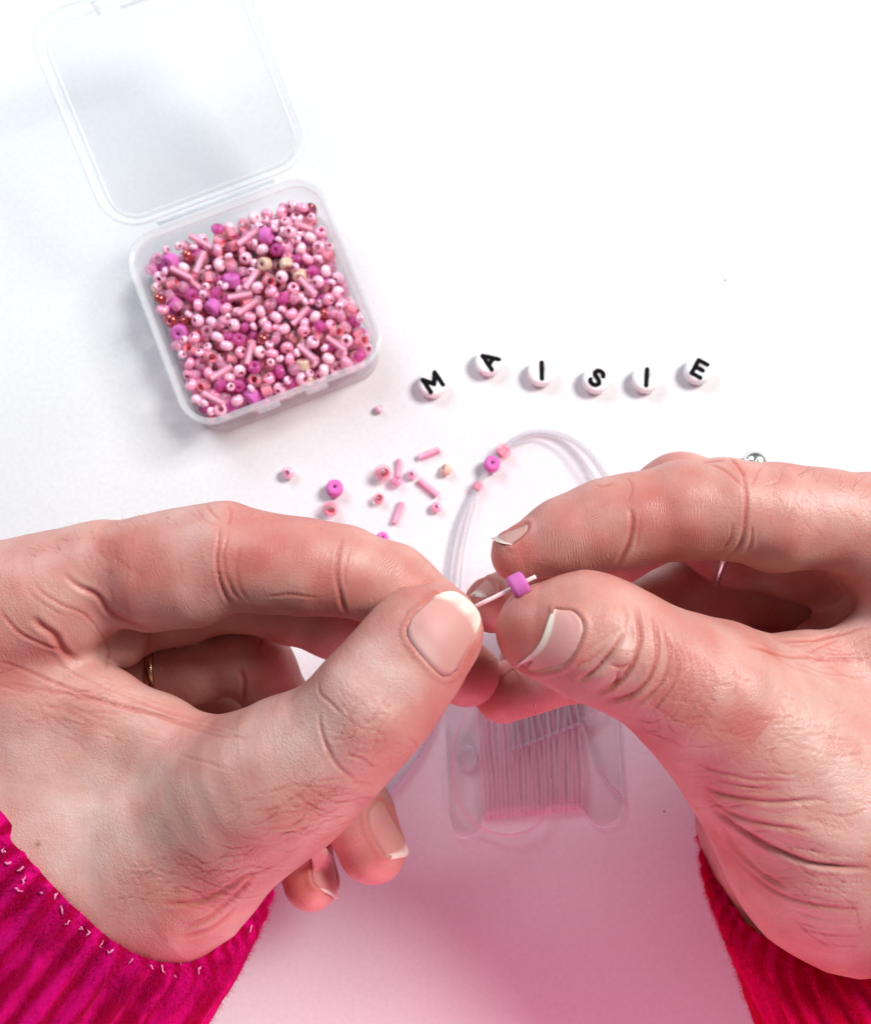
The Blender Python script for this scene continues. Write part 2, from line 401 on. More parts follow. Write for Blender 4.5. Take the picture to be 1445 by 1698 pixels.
        acc = np.zeros((len(act), 3)); num = np.zeros(len(act))
        for i in range(8):
            for j in range(i+1, 8):
                if np.abs(cor[i]-cor[j]).sum() != 1: continue
                m = (val[:, i] < 0) != (val[:, j] < 0)
                t = val[m, i]/(val[m, i]-val[m, j])
                acc[m] += cor[i]+t[:, None]*(cor[j]-cor[i]); num[m] += 1
        V = lo+(act+acc/num[:, None])*h
        Q = []
        for ax in range(3):
            o = np.eye(3, dtype=int)
            a, b = [k for k in range(3) if k != ax]
            sl0 = [slice(1, -1)]*3; sl1 = [slice(1, -1)]*3
            sl0[ax] = slice(0, n[ax]-1); sl1[ax] = slice(1, n[ax])
            A = ins[tuple(sl0)]; B = ins[tuple(sl1)]
            e = np.argwhere(A != B); flip = A[e[:, 0], e[:, 1], e[:, 2]]
            p = e+1; p[:, ax] -= 1
            def cid(q): return ids[q[:, 0], q[:, 1], q[:, 2]]
            q = np.stack([cid(p-o[a]-o[b]), cid(p-o[b]), cid(p), cid(p-o[a])], 1)
            if ax == 1: flip = ~flip
            q[~flip] = q[~flip][:, ::-1]
            Q.append(q)
        Q = np.vstack(Q)
        Q = Q[(Q >= 0).all(1)]
        return V, Q

def lattice_noise(P, seed=0):
    P = np.asarray(P); i = np.floor(P).astype(np.int64); f = P-i; f = f*f*(3-2*f)
    def hsh(x, y, z):
        n = (x*374761393+y*668265263+z*2147483647+seed*974634777) & 0xffffffff
        n = ((n ^ (n >> 13))*1274126177) & 0xffffffff
        return ((n ^ (n >> 16)) & 0xffff)/32767.5-1
    out = 0
    for dx in (0, 1):
        for dy in (0, 1):
            for dz in (0, 1):
                w = (f[:, 0] if dx else 1-f[:, 0])*(f[:, 1] if dy else 1-f[:, 1])*(f[:, 2] if dz else 1-f[:, 2])
                out = out+w*hsh(i[:, 0]+dx, i[:, 1]+dy, i[:, 2]+dz)
    return out
def poly_dist(Q, line):
    """distance of points Q to a polyline and position along it 0..1"""
    L = np.array(line, float); best = np.full(len(Q), 1e9); par = np.zeros(len(Q))
    seg = np.linalg.norm(np.diff(L, axis=0), axis=1); cum = np.r_[0, np.cumsum(seg)]
    for j in range(len(L)-1):
        e = L[j+1]-L[j]; w = Q-L[j]
        t = np.clip((w@e)/(e@e), 0, 1); d = np.linalg.norm(w-t[:, None]*e, axis=1)
        m = d < best; best[m] = d[m]; par[m] = (cum[j]+t[m]*seg[j])/cum[-1]
    return best, par
def in_poly(Q, poly):
    x, y = Q[:, 0], Q[:, 1]; ins = np.zeros(len(Q), bool); n = len(poly)
    for j in range(n):
        ax, ay = poly[j]; bx, by = poly[(j+1) % n]
        if ay == by: continue
        ins ^= ((ay > y) != (by > y)) & (x < (bx-ax)*(y-ay)/(by-ay)+ax)
    return ins

SKIN = np.array([0.62, 0.365, 0.315]); RED = np.array([0.51, 0.17, 0.145]); PALE = np.array([0.73, 0.54, 0.485])
def build_hand(name, F, lo, hi, h, creases, bumps, blobs, ridges, nails, parent, label):
    V, Q = F.polygonize(np.array(lo, float), np.array(hi, float), h)
    for _ in range(2):
        g = F.grad(V); V = V-F.eval(V)[:, None]*g*0.9
    g = F.grad(V, 0.03)
    tot, palm, ds = F.eval(V, want=True)
    names = [l['name'] for l in F.limbs if not l['palm']]
    allD = np.stack(ds+[palm], 1); near = allD.argmin(1); names.append('palm')
    X = project(V)
    view = V-CAM; view /= np.linalg.norm(view, axis=1)[:, None]
    facing = np.clip(-(g*view).sum(1)*4, 0, 1)
    def sel(who):
        if who is None: return np.ones(len(V))
        w = np.zeros(len(V))
        for nme in who: w = np.maximum(w, (near == names.index(nme)).astype(float))
        return w
    disp = np.zeros(len(V)); tint = np.tile(SKIN, (len(V), 1))
    # soft unevenness of flesh
    disp += 0.020*lattice_noise(V*1.3, 3)+0.010*lattice_noise(V*2.9, 4)
    red = 0.36+0.45*lattice_noise(V*0.9, 7)+0.3*lattice_noise(V*2.5, 8)
    for (line, wpx, depth, who, *opt) in creases:
        L = spline(line, 6) if len(line) > 2 else np.array(line, float)
        m = (X[:, 0] > L[:, 0].min()-60) & (X[:, 0] < L[:, 0].max()+60) & (X[:, 1] > L[:, 1].min()-60) & (X[:, 1] < L[:, 1].max()+60)
        idx = np.where(m)[0]
        if not len(idx): continue
        jit = np.stack([lattice_noise(V[idx]*3.1, 21), lattice_noise(V[idx]*3.1, 22)], 1)*2.0
        wpx = wpx*0.85; d, t = poly_dist(X[idx]+jit, L)
        tap = np.clip(np.minimum(t, 1-t)*5, 0, 1)**0.7 if not (opt and opt[0] == 'open') else 1.0
        w = sel(who)[idx]*facing[idx]*tap
        prof = -np.exp(-(d/wpx)**2)+0.26*np.exp(-((d-2.1*wpx)/(1.1*wpx))**2)
        disp[idx] += 0.72*depth*prof*w
        red[idx] += (0.85 if depth > 0.016 else 0.55)*min(1, depth/0.035)*np.exp(-(d/(wpx*1.0))**2)*w
    for (x, y, rx, ry, ang, amp, who) in bumps:
        c, s = math.cos(math.radians(ang)), math.sin(math.radians(ang))
        dx, dy = X[:, 0]-x, X[:, 1]-y
        e = ((dx*c+dy*s)/rx)**2+((-dx*s+dy*c)/ry)**2
        disp += amp*np.exp(-e)*sel(who)*facing
    pale = np.zeros(len(V)); green = np.zeros(len(V)); spot = np.zeros(len(V))
    for (x, y, rx, ry, kind, amp, who) in blobs:
        e = ((X[:, 0]-x)/rx)**2+((X[:, 1]-y)/ry)**2
        w = amp*np.exp(-e)*sel(who)*(0.8+0.3*lattice_noise(V*3, 9))
        if kind == 'red': red += w
        elif kind == 'pale': pale += w
        elif kind == 'green': green += w
        else: spot += w
    rdg = np.zeros(len(V))
    for (x, y, rx, ry, amp, who) in ridges:
        e = ((X[:, 0]-x)/rx)**2+((X[:, 1]-y)/ry)**2
        rdg = np.maximum(rdg, amp*np.clip(1.6*np.exp(-e), 0, 1)*sel(who)*facing)
    # nails sit in a shallow bed with a raised fold of skin round it
    for nl in nails:
        B, Fr = spline(nl['base'], 8), spline(nl['free'], 8)
        out = np.vstack([B, Fr[::-1]])
        m = in_poly(X, out.tolist()); w = sel([nl['limb']])*facing
        dB, tB = poly_dist(X, np.vstack([Fr[:1], B, Fr[-1:]]))
        disp += -0.035*w*m*np.clip(dB/6, 0, 1)
        disp += 0.030*w*(~m)*np.exp(-((dB-6)/5.0)**2)
        red += 0.35*w*(~m)*np.exp(-(dB/7.0)**2)
    red = np.clip(red, 0, 1.4)[:, None]; pale = np.clip(pale, 0, 1)[:, None]
    tint = tint*(1-np.minimum(red, 1))+RED*np.minimum(red, 1)
    tint = tint*(1-0.15*np.clip(red-1, 0, 1))
    tint = tint*(1-pale)+PALE*pale
    green = np.clip(green, 0, 1)[:, None]; tint = tint*(1-green)+np.array([0.52, 0.38, 0.31])*green
    spot = np.clip(spot, 0, 1)[:, None]; tint = tint*(1-spot)+np.array([0.25, 0.10, 0.06])*spot
    # along / round coordinates of the limb
    uv = np.zeros((len(V), 3)); bestd = np.full(len(V), 1e9)
    for l in F.limbs:
        for i in l['idx']:
            q = F.prims[i]
            if q[0] != 'c': continue
            _, a, b, ra, rb, s0 = q
            ab = b-a; L = np.linalg.norm(ab); w = V-a; t = (w@ab)/(L*L); tc = np.clip(t, 0, 1)
            d = np.linalg.norm(w-tc[:, None]*ab, axis=1)-(ra+(rb-ra)*tc)
            ax = ab/L; e1 = np.cross(ax, [0, 0, 1.0]); e1 /= np.linalg.norm(e1); e2 = np.cross(ax, e1)
            m = d < bestd; bestd[m] = d[m]
            rel = w[m]-(w[m]@ax)[:, None]*ax
            uv[m, 0] = s0+t[m]*L; uv[m, 1] = rel@e1; uv[m, 2] = rel@e2
    E = np.vstack([Q[:, [0, 1]], Q[:, [1, 2]]]); jump = np.abs(uv[E[:, 0]]-uv[E[:, 1]]).max(1) > 3.5*h
    seam = np.zeros(len(V)); seam[E[jump].ravel()] = 1.0
    for _ in range(9):
        nx = seam.copy(); np.maximum.at(nx, E[:, 0], seam[E[:, 1]]*0.9); np.maximum.at(nx, E[:, 1], seam[E[:, 0]]*0.9); seam = nx
    seam = 1-np.clip((seam-0.38)*2.5, 0, 1)
    rdg = rdg*seam
    V = V+g*disp[:, None]
    me = bpy.data.meshes.new(name)
    me.vertices.add(len(V)); me.vertices.foreach_set('co', (V*U).astype(np.float32).ravel())
    nq = len(Q); me.loops.add(nq*4); me.loops.foreach_set('vertex_index', Q.astype(np.int32).ravel())
    me.polygons.add(nq); me.polygons.foreach_set('loop_start', np.arange(0, nq*4, 4, dtype=np.int32)); me.polygons.foreach_set('loop_total', np.full(nq, 4, dtype=np.int32))
    me.polygons.foreach_set('use_smooth', np.ones(nq, bool)); me.update(calc_edges=True); me.validate()
    me.materials.append(M_skin)
    vcol(me, 'tint', np.hstack([tint, np.ones((len(V), 1))])); vfloat(me, 'ridge', np.clip(rdg, 0, 1)); vfloat(me, 'seam', seam); vvec(me, 'limb_uv', uv)
    o = bpy.data.objects.new(name, me); link(o); adopt(o, parent); o['label'] = label
    for nl in nails: build_nail(nl, F, o)
    return o

def build_nail(nl, F, parent):
    nu, nv = 13, 12
    B, Fr = spline(nl['base'], 12), spline(nl['free'], 12)
    def samp(L, n):
        cum = np.r_[0, np.cumsum(np.linalg.norm(np.diff(L, axis=0), axis=1))]; t = np.linspace(0, cum[-1], n)
        return np.stack([np.interp(t, cum, L[:, 0]), np.interp(t, cum, L[:, 1])], 1)
    b, f = samp(B, nu), samp(Fr, nu)
    S = np.linspace(0, 1, nv)
    pts = (b[None]*(1-S[:, None, None])+f[None]*S[:, None, None]).reshape(-1, 2)
    P = F.surf(pts[:, 0], pts[:, 1]); N = F.grad(P, 0.05)
    P = P.reshape(nv, nu, 3); N = N.reshape(nv, nu, 3)
    for _ in range(3):         # even out the traced surface
        Pn = P.copy(); Pn[1:-1, 1:-1] = (P[:-2, 1:-1]+P[2:, 1:-1]+P[1:-1, :-2]+P[1:-1, 2:])/4; P = Pn
    a = np.linspace(-1, 1, nu)
    lift = nl.get('lift', 0.03)*(1-a**4)[None, :]*np.ones((nv, 1))*np.clip(S[:, None]*3, 0.0, 1)+0.005
    P = P+N*lift[..., None]
    # the free edge runs on past the flesh
    T = P[-1]-P[-3]; T /= np.linalg.norm(T, axis=1)[:, None]+1e-9
    ext = nl.get('over', 0.06)
    rows = [P[i] for i in range(nv)]+[P[-1]+T*ext*0.5, P[-1]+T*ext]
    Nn = [N[i] for i in range(nv)]+[N[-1], N[-1]]
    top = np.array(rows); nrm = np.array(Nn); th = nl.get('thick', 0.035)
    R = len(rows); bot = top-nrm*th
    V = np.vstack([top.reshape(-1, 3), bot.reshape(-1, 3)]); K = R*nu; Fc = []
    for i in range(R-1):
        for j in range(nu-1):
            q = (i*nu+j, i*nu+j+1, (i+1)*nu+j+1, (i+1)*nu+j); Fc.append(q); Fc.append(tuple(K+k for k in q[::-1]))
    for j in range(nu-1):
        Fc.append((j+1, j, K+j, K+j+1)); Fc.append(((R-1)*nu+j, (R-1)*nu+j+1, K+(R-1)*nu+j+1, K+(R-1)*nu+j))
    for i in range(R-1):
        Fc.append((i*nu, (i+1)*nu, K+(i+1)*nu, K+i*nu)); Fc.append(((i+1)*nu+nu-1, i*nu+nu-1, K+i*nu+nu-1, K+(i+1)*nu+nu-1))
    o = mesh('fingernail', V, Fc, M_nail, parent)
    s = np.concatenate([S, [1.0, 1.0]]); white0 = nl.get('white', 0.82)
    edge = white0+0.10*np.abs(a)**2.0*0+0.02*np.sin(np.arange(nu)*1.7)
    wfac = np.clip((s[:, None]-edge[None, :])/0.06, 0, 1)
    lun = np.clip(1-(((s[:, None]-0.0)/0.26)**2+(a[None, :]/0.55)**2), 0, 1)**0.5*nl.get('lunula', 0.5)
    bed = np.array(nl.get('bed', (0.56, 0.27, 0.24))); wc = np.array([0.78, 0.67, 0.58])
    col = bed*(1-wfac[..., None])+wc*wfac[..., None]; col = col*(1-lun[..., None])+np.array([0.68, 0.44, 0.41])*lun[..., None]
    col = np.vstack([col.reshape(-1, 3)]*2); vcol(o.data, 'tint', np.hstack([col, np.ones((len(col), 1))]))
    uvv = np.zeros((R, nu, 3)); uvv[..., 0] = a[None, :]*0.8; uvv[..., 1] = s[:, None]; uvv = np.vstack([uvv.reshape(-1, 3)]*2); vvec(o.data, 'limb_uv', uvv)

person = empty('person', (0, -14, 0), 'hands of a person in a fuzzy magenta jumper threading a bead between their fingertips', 'person')

# ---- left hand
FL = Field()
FL.slab('body', [(-260, 985), (0, 965), (90, 945), (130, 980), (70, 1060), (95, 1112), (174, 1152), (247, 1195), (334, 1250), (410, 1250), (500, 1290), (430, 1440), (395, 1520), (340, 1560), (240, 1572), (120, 1560), (-260, 1500)], 4.6, 2.6, 1.5, 0.9)
FL.chain('index_ray', [(-280, 1060, 6.4, 130), (-60, 1030, 6.8, 118), (90, 990, 6.9, 95), (165, 955, 7.0, 78)], 0.7, 0.9, True)
FL.chain('thumb_ray', [(60, 1440, 5.0, 150), (235, 1440, 5.6, 132), (330, 1400, 6.3, 118), (430, 1315, 7.2, 103), (480, 1282, 7.5, 98)], 0.8, 0.9, True)
FL.chain('web_edge', [(0, 1150, 6.4, 70), (100, 1140, 6.6, 46), (165, 1160, 6.6, 42), (260, 1208, 6.6, 40), (345, 1256, 6.8, 38), (440, 1272, 7.2, 50)], 0.5, 0.45, True)
FL.chain('web_fill', [(-40, 1130, 6.4, 75), (60, 1168, 6.42, 68), (170, 1206, 6.4, 62), (280, 1256, 6.5, 62), (370, 1290, 6.9, 70)], 0.5, 0.7, True)
FL.chain('thumb', [(400, 1335, 7.0, 105), (480, 1286, 7.5, 97), (562, 1228, 8.0, 95), (620, 1163, 8.3, 94), (672, 1100, 8.35, 85), (706, 1055, 8.3, 78), (731, 1042, 8.25, 62)], 0.5, 0.9)
FL.chain('index', [(90, 985, 6.8, 85), (175, 944, 7.1, 76), (250, 950, 7.2, 93), (318, 940, 7.3, 96), (372, 923, 7.5, 86), (440, 934, 7.5, 80), (505, 940, 7.5, 77), (566, 946, 7.4, 72), (650, 972, 7.2, 68), (738, 1022, 7.0, 50)], 0.25, 0.35)
FL.chain('pad', [(95, 1030, 6.2, 55), (150, 1040, 6.1, 62), (200, 1060, 6.0, 48)], 0.4, 0.12)
FL.chain('middle', [(40, 1040, 5.2, 85), (190, 1030, 5.2, 68), (300, 1000, 5.4, 64), (420, 982, 5.7, 63), (480, 1002, 5.7, 60), (560, 1030, 5.7, 60), (660, 1075, 5.6, 58), (774, 1118, 5.5, 55)], 0.3, 0.5)
FL.chain('ring_finger', [(60, 1090, 4.0, 85), (200, 1120, 4.2, 64), (320, 1108, 4.5, 57), (405, 1094, 4.7, 54), (432, 1108, 4.6, 54), (470, 1185, 4.3, 54), (560, 1290, 4.0, 55), (590, 1345, 3.9, 57), (617, 1408, 3.8, 57)], 0.3, 0.5)
FL.chain('little', [(60, 1190, 2.6, 80), (230, 1195, 2.7, 62), (370, 1188, 3.0, 56), (440, 1250, 3.0, 50), (465, 1310, 3.0, 48), (495, 1390, 3.0, 47), (516, 1464, 3.0, 47)], 0.3, 0.5)

cL = [
 ([(366, 872), (362, 900), (360, 930), (364, 960), (372, 985), (385, 1005)], 3.2, 0.055, ['index']),
 ([(380, 885), (372, 915), (374, 950), (386, 980), (400, 998)], 2.6, 0.035, ['index']),
 ([(400, 905), (392, 940), (398, 975), (415, 1000)], 2.4, 0.02, ['index']),
 ([(340, 836), (352, 850), (368, 862)], 2.4, 0.03, ['index']),
 ([(322, 840), (340, 860), (362, 872)], 2.2, 0.02, ['index']),
 ([(300, 845), (318, 852), (338, 866)], 2.0, 0.015, ['index']),
 ([(376, 836), (384, 852), (378, 870)], 2.2, 0.02, ['index']),
 ([(568, 890), (560, 920), (558, 955), (564, 990), (575, 1020)], 3.6, 0.06, ['index']),
 ([(580, 905), (572, 940), (573, 975)], 2.6, 0.02, ['index']),
 ([(440, 988), (480, 984), (530, 990)], 2.5, 0.02, ['index']),
 ([(102, 951), (130, 972), (160, 988), (182, 1014), (218, 1036), (256, 1046)], 5.0, 0.06, None),
 ([(55, 965), (80, 990), (115, 1008), (150, 1024)], 2.6, 0.03, None),
 ([(40, 975), (70, 1000), (110, 1022)], 2.4, 0.025, None),
 ([(52, 1024), (72, 1040), (90, 1056), (107, 1082), (130, 1096)], 6.5, 0.09, None),
 ([(0, 1008), (25, 1045), (60, 1065), (107, 1082)], 3.2, 0.04, None),
 ([(175, 1062), (179, 1085), (175, 1110)], 2.6, 0.03, None),
 ([(130, 1012), (160, 1040), (180, 1066)], 2.2, 0.02, None),
 ([(0, 1095), (60, 1120), (130, 1150), (200, 1172), (280, 1190), (340, 1208)], 3.0, 0.035, None),
 ([(0, 1130), (60, 1142), (150, 1160), (240, 1182), (310, 1200)], 2.6, 0.022, None),
 ([(90, 1100), (150, 1130), (220, 1160), (300, 1188)], 2.6, 0.022, None),
 ([(250, 1182), (300, 1200), (360, 1222), (420, 1222)], 2.6, 0.02, None),
 ([(527, 1128), (532, 1150), (552, 1170), (570, 1185)], 2.6, 0.03, ['thumb']),
 ([(530, 1180), (534, 1215), (545, 1245), (565, 1275), (592, 1298)], 3.6, 0.035, ['thumb']),
 ([(570, 1185), (590, 1200), (612, 1196), (632, 1180)], 2.4, 0.018, ['thumb']),
 ([(545, 1226), (578, 1224), (592, 1208)], 2.4, 0.02, ['thumb']),
 ([(578, 1224), (600, 1232), (620, 1228)], 2.2, 0.014, ['thumb']),
 ([(575, 1250), (598, 1258), (620, 1272)], 3.0, 0.03, ['thumb']),
 ([(610, 1208), (632, 1216), (640, 1235)], 2.2, 0.015, ['thumb']),
 ([(632, 1180), (652, 1165), (648, 1140)], 2.0, 0.010, ['thumb']),
 ([(560, 1145), (590, 1160), (640, 1150)], 2.0, 0.010, ['thumb']),
 ([(560, 1160), (578, 1182), (590, 1208)], 2.0, 0.014, ['thumb']),
 ([(500, 1300), (550, 1330), (580, 1330)], 2.6, 0.02, None),
 ([(480, 1310), (520, 1340), (555, 1350)], 2.6, 0.02, None),
 ([(270, 1500), (330, 1494), (380, 1470), (420, 1450)], 4.5, 0.05, None),
 ([(300, 1540), (350, 1520), (395, 1480), (425, 1450)], 4.5, 0.05, None),
 ([(300, 1555), (350, 1540), (395, 1505)], 3.5, 0.04, None),
 ([(430, 1040), (434, 1060), (425, 1085)], 3, 0.02, ['ring_finger']),
 ([(395, 1110), (405, 1135), (402, 1165)], 4, 0.05, ['ring_finger']),
]
rng = random.Random(5)
for k in range(26):            # fine lines fanning over the outer side of the thumb base
    x0 = 300+k*9+rng.uniform(-6, 6); y0 = 1490-k*8+rng.uniform(-14, 14); l = rng.uniform(50, 110)
    cL.append(([(x0, y0), (x0+l*0.5, y0-2+rng.uniform(-4, 4)), (x0+l, y0-14+rng.uniform(-6, 6))], 2.2, rng.uniform(0.006, 0.014), ['palm', 'thumb']))
for k in range(34):
    x0 = rng.uniform(-30, 300); y0 = rng.uniform(1080, 1180)+x0*0.25; l = rng.uniform(60, 140)
    cL.append(([(x0, y0), (x0+l*0.5, y0+l*0.16), (x0+l, y0+l*0.30)], 2.2, rng.uniform(0.006, 0.016), ['palm']))
def crosshatch(out, cx, cy, rx, ry, n, lo, hi, who, angs, dep, w=1.7):
    for _ in range(n):
        x, y = cx+rng.gauss(0, 0.5)*rx, cy+rng.gauss(0, 0.5)*ry; a = math.radians(rng.choice(angs)+rng.gauss(0, 14)); l = rng.uniform(lo, hi); b = a+rng.uniform(-.5, .5)
        p = (x+l*.5*math.cos(a), y+l*.5*math.sin(a)); out.append(([(x, y), p, (p[0]+l*.5*math.cos(b), p[1]+l*.5*math.sin(b))], w, dep*rng.uniform(.5, 1.4), who))
crosshatch(cL, 600, 1215, 70, 70, 60, 18, 50, ['thumb'], (-60, 20, 75, -20), 0.014)
crosshatch(cL, 480, 1370, 110, 60, 60, 30, 80, ['thumb', 'palm'], (-15, -25, -5), 0.015)
crosshatch(cL, 300, 1460, 140, 50, 50, 40, 100, ['palm'], (-8, 0, -15), 0.014)
crosshatch(cL, 200, 930, 200, 60, 40, 20, 50, ['index', 'palm'], (80, 60, 20), 0.012)
crosshatch(cL, 100, 1160, 140, 60, 40, 40, 100, ['palm'], (15, 25), 0.014)
bL = [(250, 1330, 120, 40, -35, 0.05, None), (590, 1215, 45, 55, 0, 0.05, ['thumb']), (300, 1010, 60, 30, 0, 0.05, ['index']), (480, 985, 50, 26, 0, 0.04, ['index']), (210, 900, 60, 30, 0, 0.02, None)]
blL = [(430, 930, 230, 60, 'red', 0.35, ['index']), (650, 960, 90, 60, 'red', 0.3, ['index']), (170, 905, 20, 15, 'red', 0.7, None), (210, 1270, 70, 40, 'green', 0.35, ['palm']), (270, 1370, 75, 40, 'green', 0.3, ['palm', 'thumb']), (140, 1330, 190, 130, 'pale', 0.85, ['palm']), (500, 1220, 130, 90, 'pale', 0.5, ['thumb', 'palm']), (62, 1400, 4, 4, 'spot', 0.9, None),
       (540, 1420, 70, 60, 'red', 0.2, None), (620, 1240, 70, 50, 'red', 0.35, ['thumb']), (430, 1380, 60, 60, 'red', 0.25, None), (450, 940, 200, 40, 'red', 0.15, ['index']), (620, 1000, 90, 50, 'red', 0.35, ['index']), (774, 1118, 80, 60, 'red', 0.5, ['middle']), (640, 1130, 60, 50, 'pale', 0.45, ['thumb']), (300, 1180, 180, 30, 'red', 0.45, ['palm']), (130, 1060, 80, 60, 'red', 0.3, None), (560, 1440, 90, 70, 'red', 0.4, ['ring_finger', 'little'])]
rL = [(270, 960, 80, 65, 0.55, ['index']), (460, 950, 60, 60, 0.5, ['index']), (650, 960, 70, 55, 1.0, ['index']), (800, 1125, 40, 45, 1.0, ['middle']), (140, 1035, 60, 40, 0.5, None)]
nL = [
 dict(limb='thumb', base=[(688, 1018), (675, 1050), (702, 1090), (736, 1122), (758, 1112)], free=[(722, 988), (750, 986), (775, 1002), (792, 1024), (792, 1048)], white=0.86, over=0.07, lunula=0.5, lift=0.03, bed=(0.58, 0.29, 0.26)),
 dict(limb='ring_finger', base=[(627, 1402), (613, 1375), (609, 1345), (628, 1328), (640, 1336)], free=[(640, 1419), (650, 1417), (662, 1415), (670, 1412), (674, 1400)], white=0.93, over=0.12, lunula=0.2),
 dict(limb='little', base=[(520, 1465), (517, 1440), (520, 1412), (535, 1405), (550, 1412)], free=[(528, 1472), (538, 1475), (548, 1480), (556, 1484), (560, 1470)], white=0.93, over=0.10, lunula=0.1),
]
HL = build_hand('left_hand', FL, (-12.2, -9.6, 0.9), (1.6, 0.8, 9.9), HRES, cL, bL, blL, rL, nL, person, 'left hand pinching a clear thread between thumb and index fingertip')

# ---- right hand
FR = Field()
FR.slab('body', [(1240, 1092), (1322, 1080), (1445, 1050), (1700, 1020), (1700, 1640), (1445, 1585), (1385, 1592), (1345, 1580), (1270, 1520), (1240, 1470), (1205, 1400), (1172, 1320), (1150, 1260)], 4.8, 2.4, 1.5, 0.8)
FR.slab('heel', [(1230, 1200), (1300, 1100), (1700, 1040), (1700, 1640), (1445, 1620), (1300, 1600), (1225, 1540), (1185, 1450), (1166, 1370), (1168, 1310)], 2.8, 1.6, 0.9, 0.08)
FR.chain('thumb_ray', [(1560, 1380, 5.6, 190), (1400, 1380, 6.0, 185), (1280, 1250, 6.6, 140), (1176, 1160, 7.4, 108)], 0.8, 0.9, True)
FR.chain('index_ray', [(1700, 1040, 6.3, 130), (1560, 960, 6.6, 110), (1460, 900, 6.8, 88)], 0.7, 0.9, True)
FR.chain('web_edge', [(1600, 1080, 6.2, 60), (1445, 1072, 6.4, 38), (1330, 1092, 6.6, 34), (1240, 1110, 7.0, 46)], 0.4, 0.7, True)
FR.chain('fold', [(1520, 1010, 5.6, 50), (1430, 1030, 5.5, 40), (1350, 1062, 5.4, 34)], 0.3, 0.4, True)
FR.chain('thumb', [(1260, 1225, 6.9, 120), (1176, 1157, 7.4, 106), (1088, 1106, 7.9, 96), (1012, 1068, 8.2, 95), (960, 1050, 8.2, 94), (893, 1046, 8.1, 70)], 0.45, 0.8)
FR.chain('index', [(1560, 930, 6.7, 95), (1450, 866, 6.9, 78), (1365, 860, 7.0, 80), (1290, 858, 7.1, 87), (1200, 843, 7.3, 80), (1130, 848, 7.3, 79), (1052, 862, 7.3, 74), (1000, 872, 7.3, 73), (935, 890, 7.3, 62), (858, 920, 7.3, 45)], 0.25, 0.4)
FR.chain('middle', [(1560, 980, 5.4, 95), (1330, 895, 5.2, 98), (1228, 872, 5.1, 98), (1130, 835, 5.6, 80), (1010, 905, 5.7, 66), (900, 970, 5.6, 56), (818, 1003, 5.6, 47)], 0.3, 0.5)
FR.chain('ring_finger', [(1560, 1040, 4.0, 95), (1330, 980, 3.8, 84), (1180, 965, 3.9, 72), (1080, 1020, 4.4, 62), (960, 1105, 4.9, 54), (835, 1150, 5.0, 50)], 0.3, 0.5)
FR.chain('little', [(1560, 1120, 2.6, 90), (1330, 1070, 2.6, 76), (1200, 1070, 2.9, 62), (1080, 1100, 3.6, 54), (960, 1090, 4.0, 46), (870, 1095, 4.2, 42)], 0.3, 0.5)
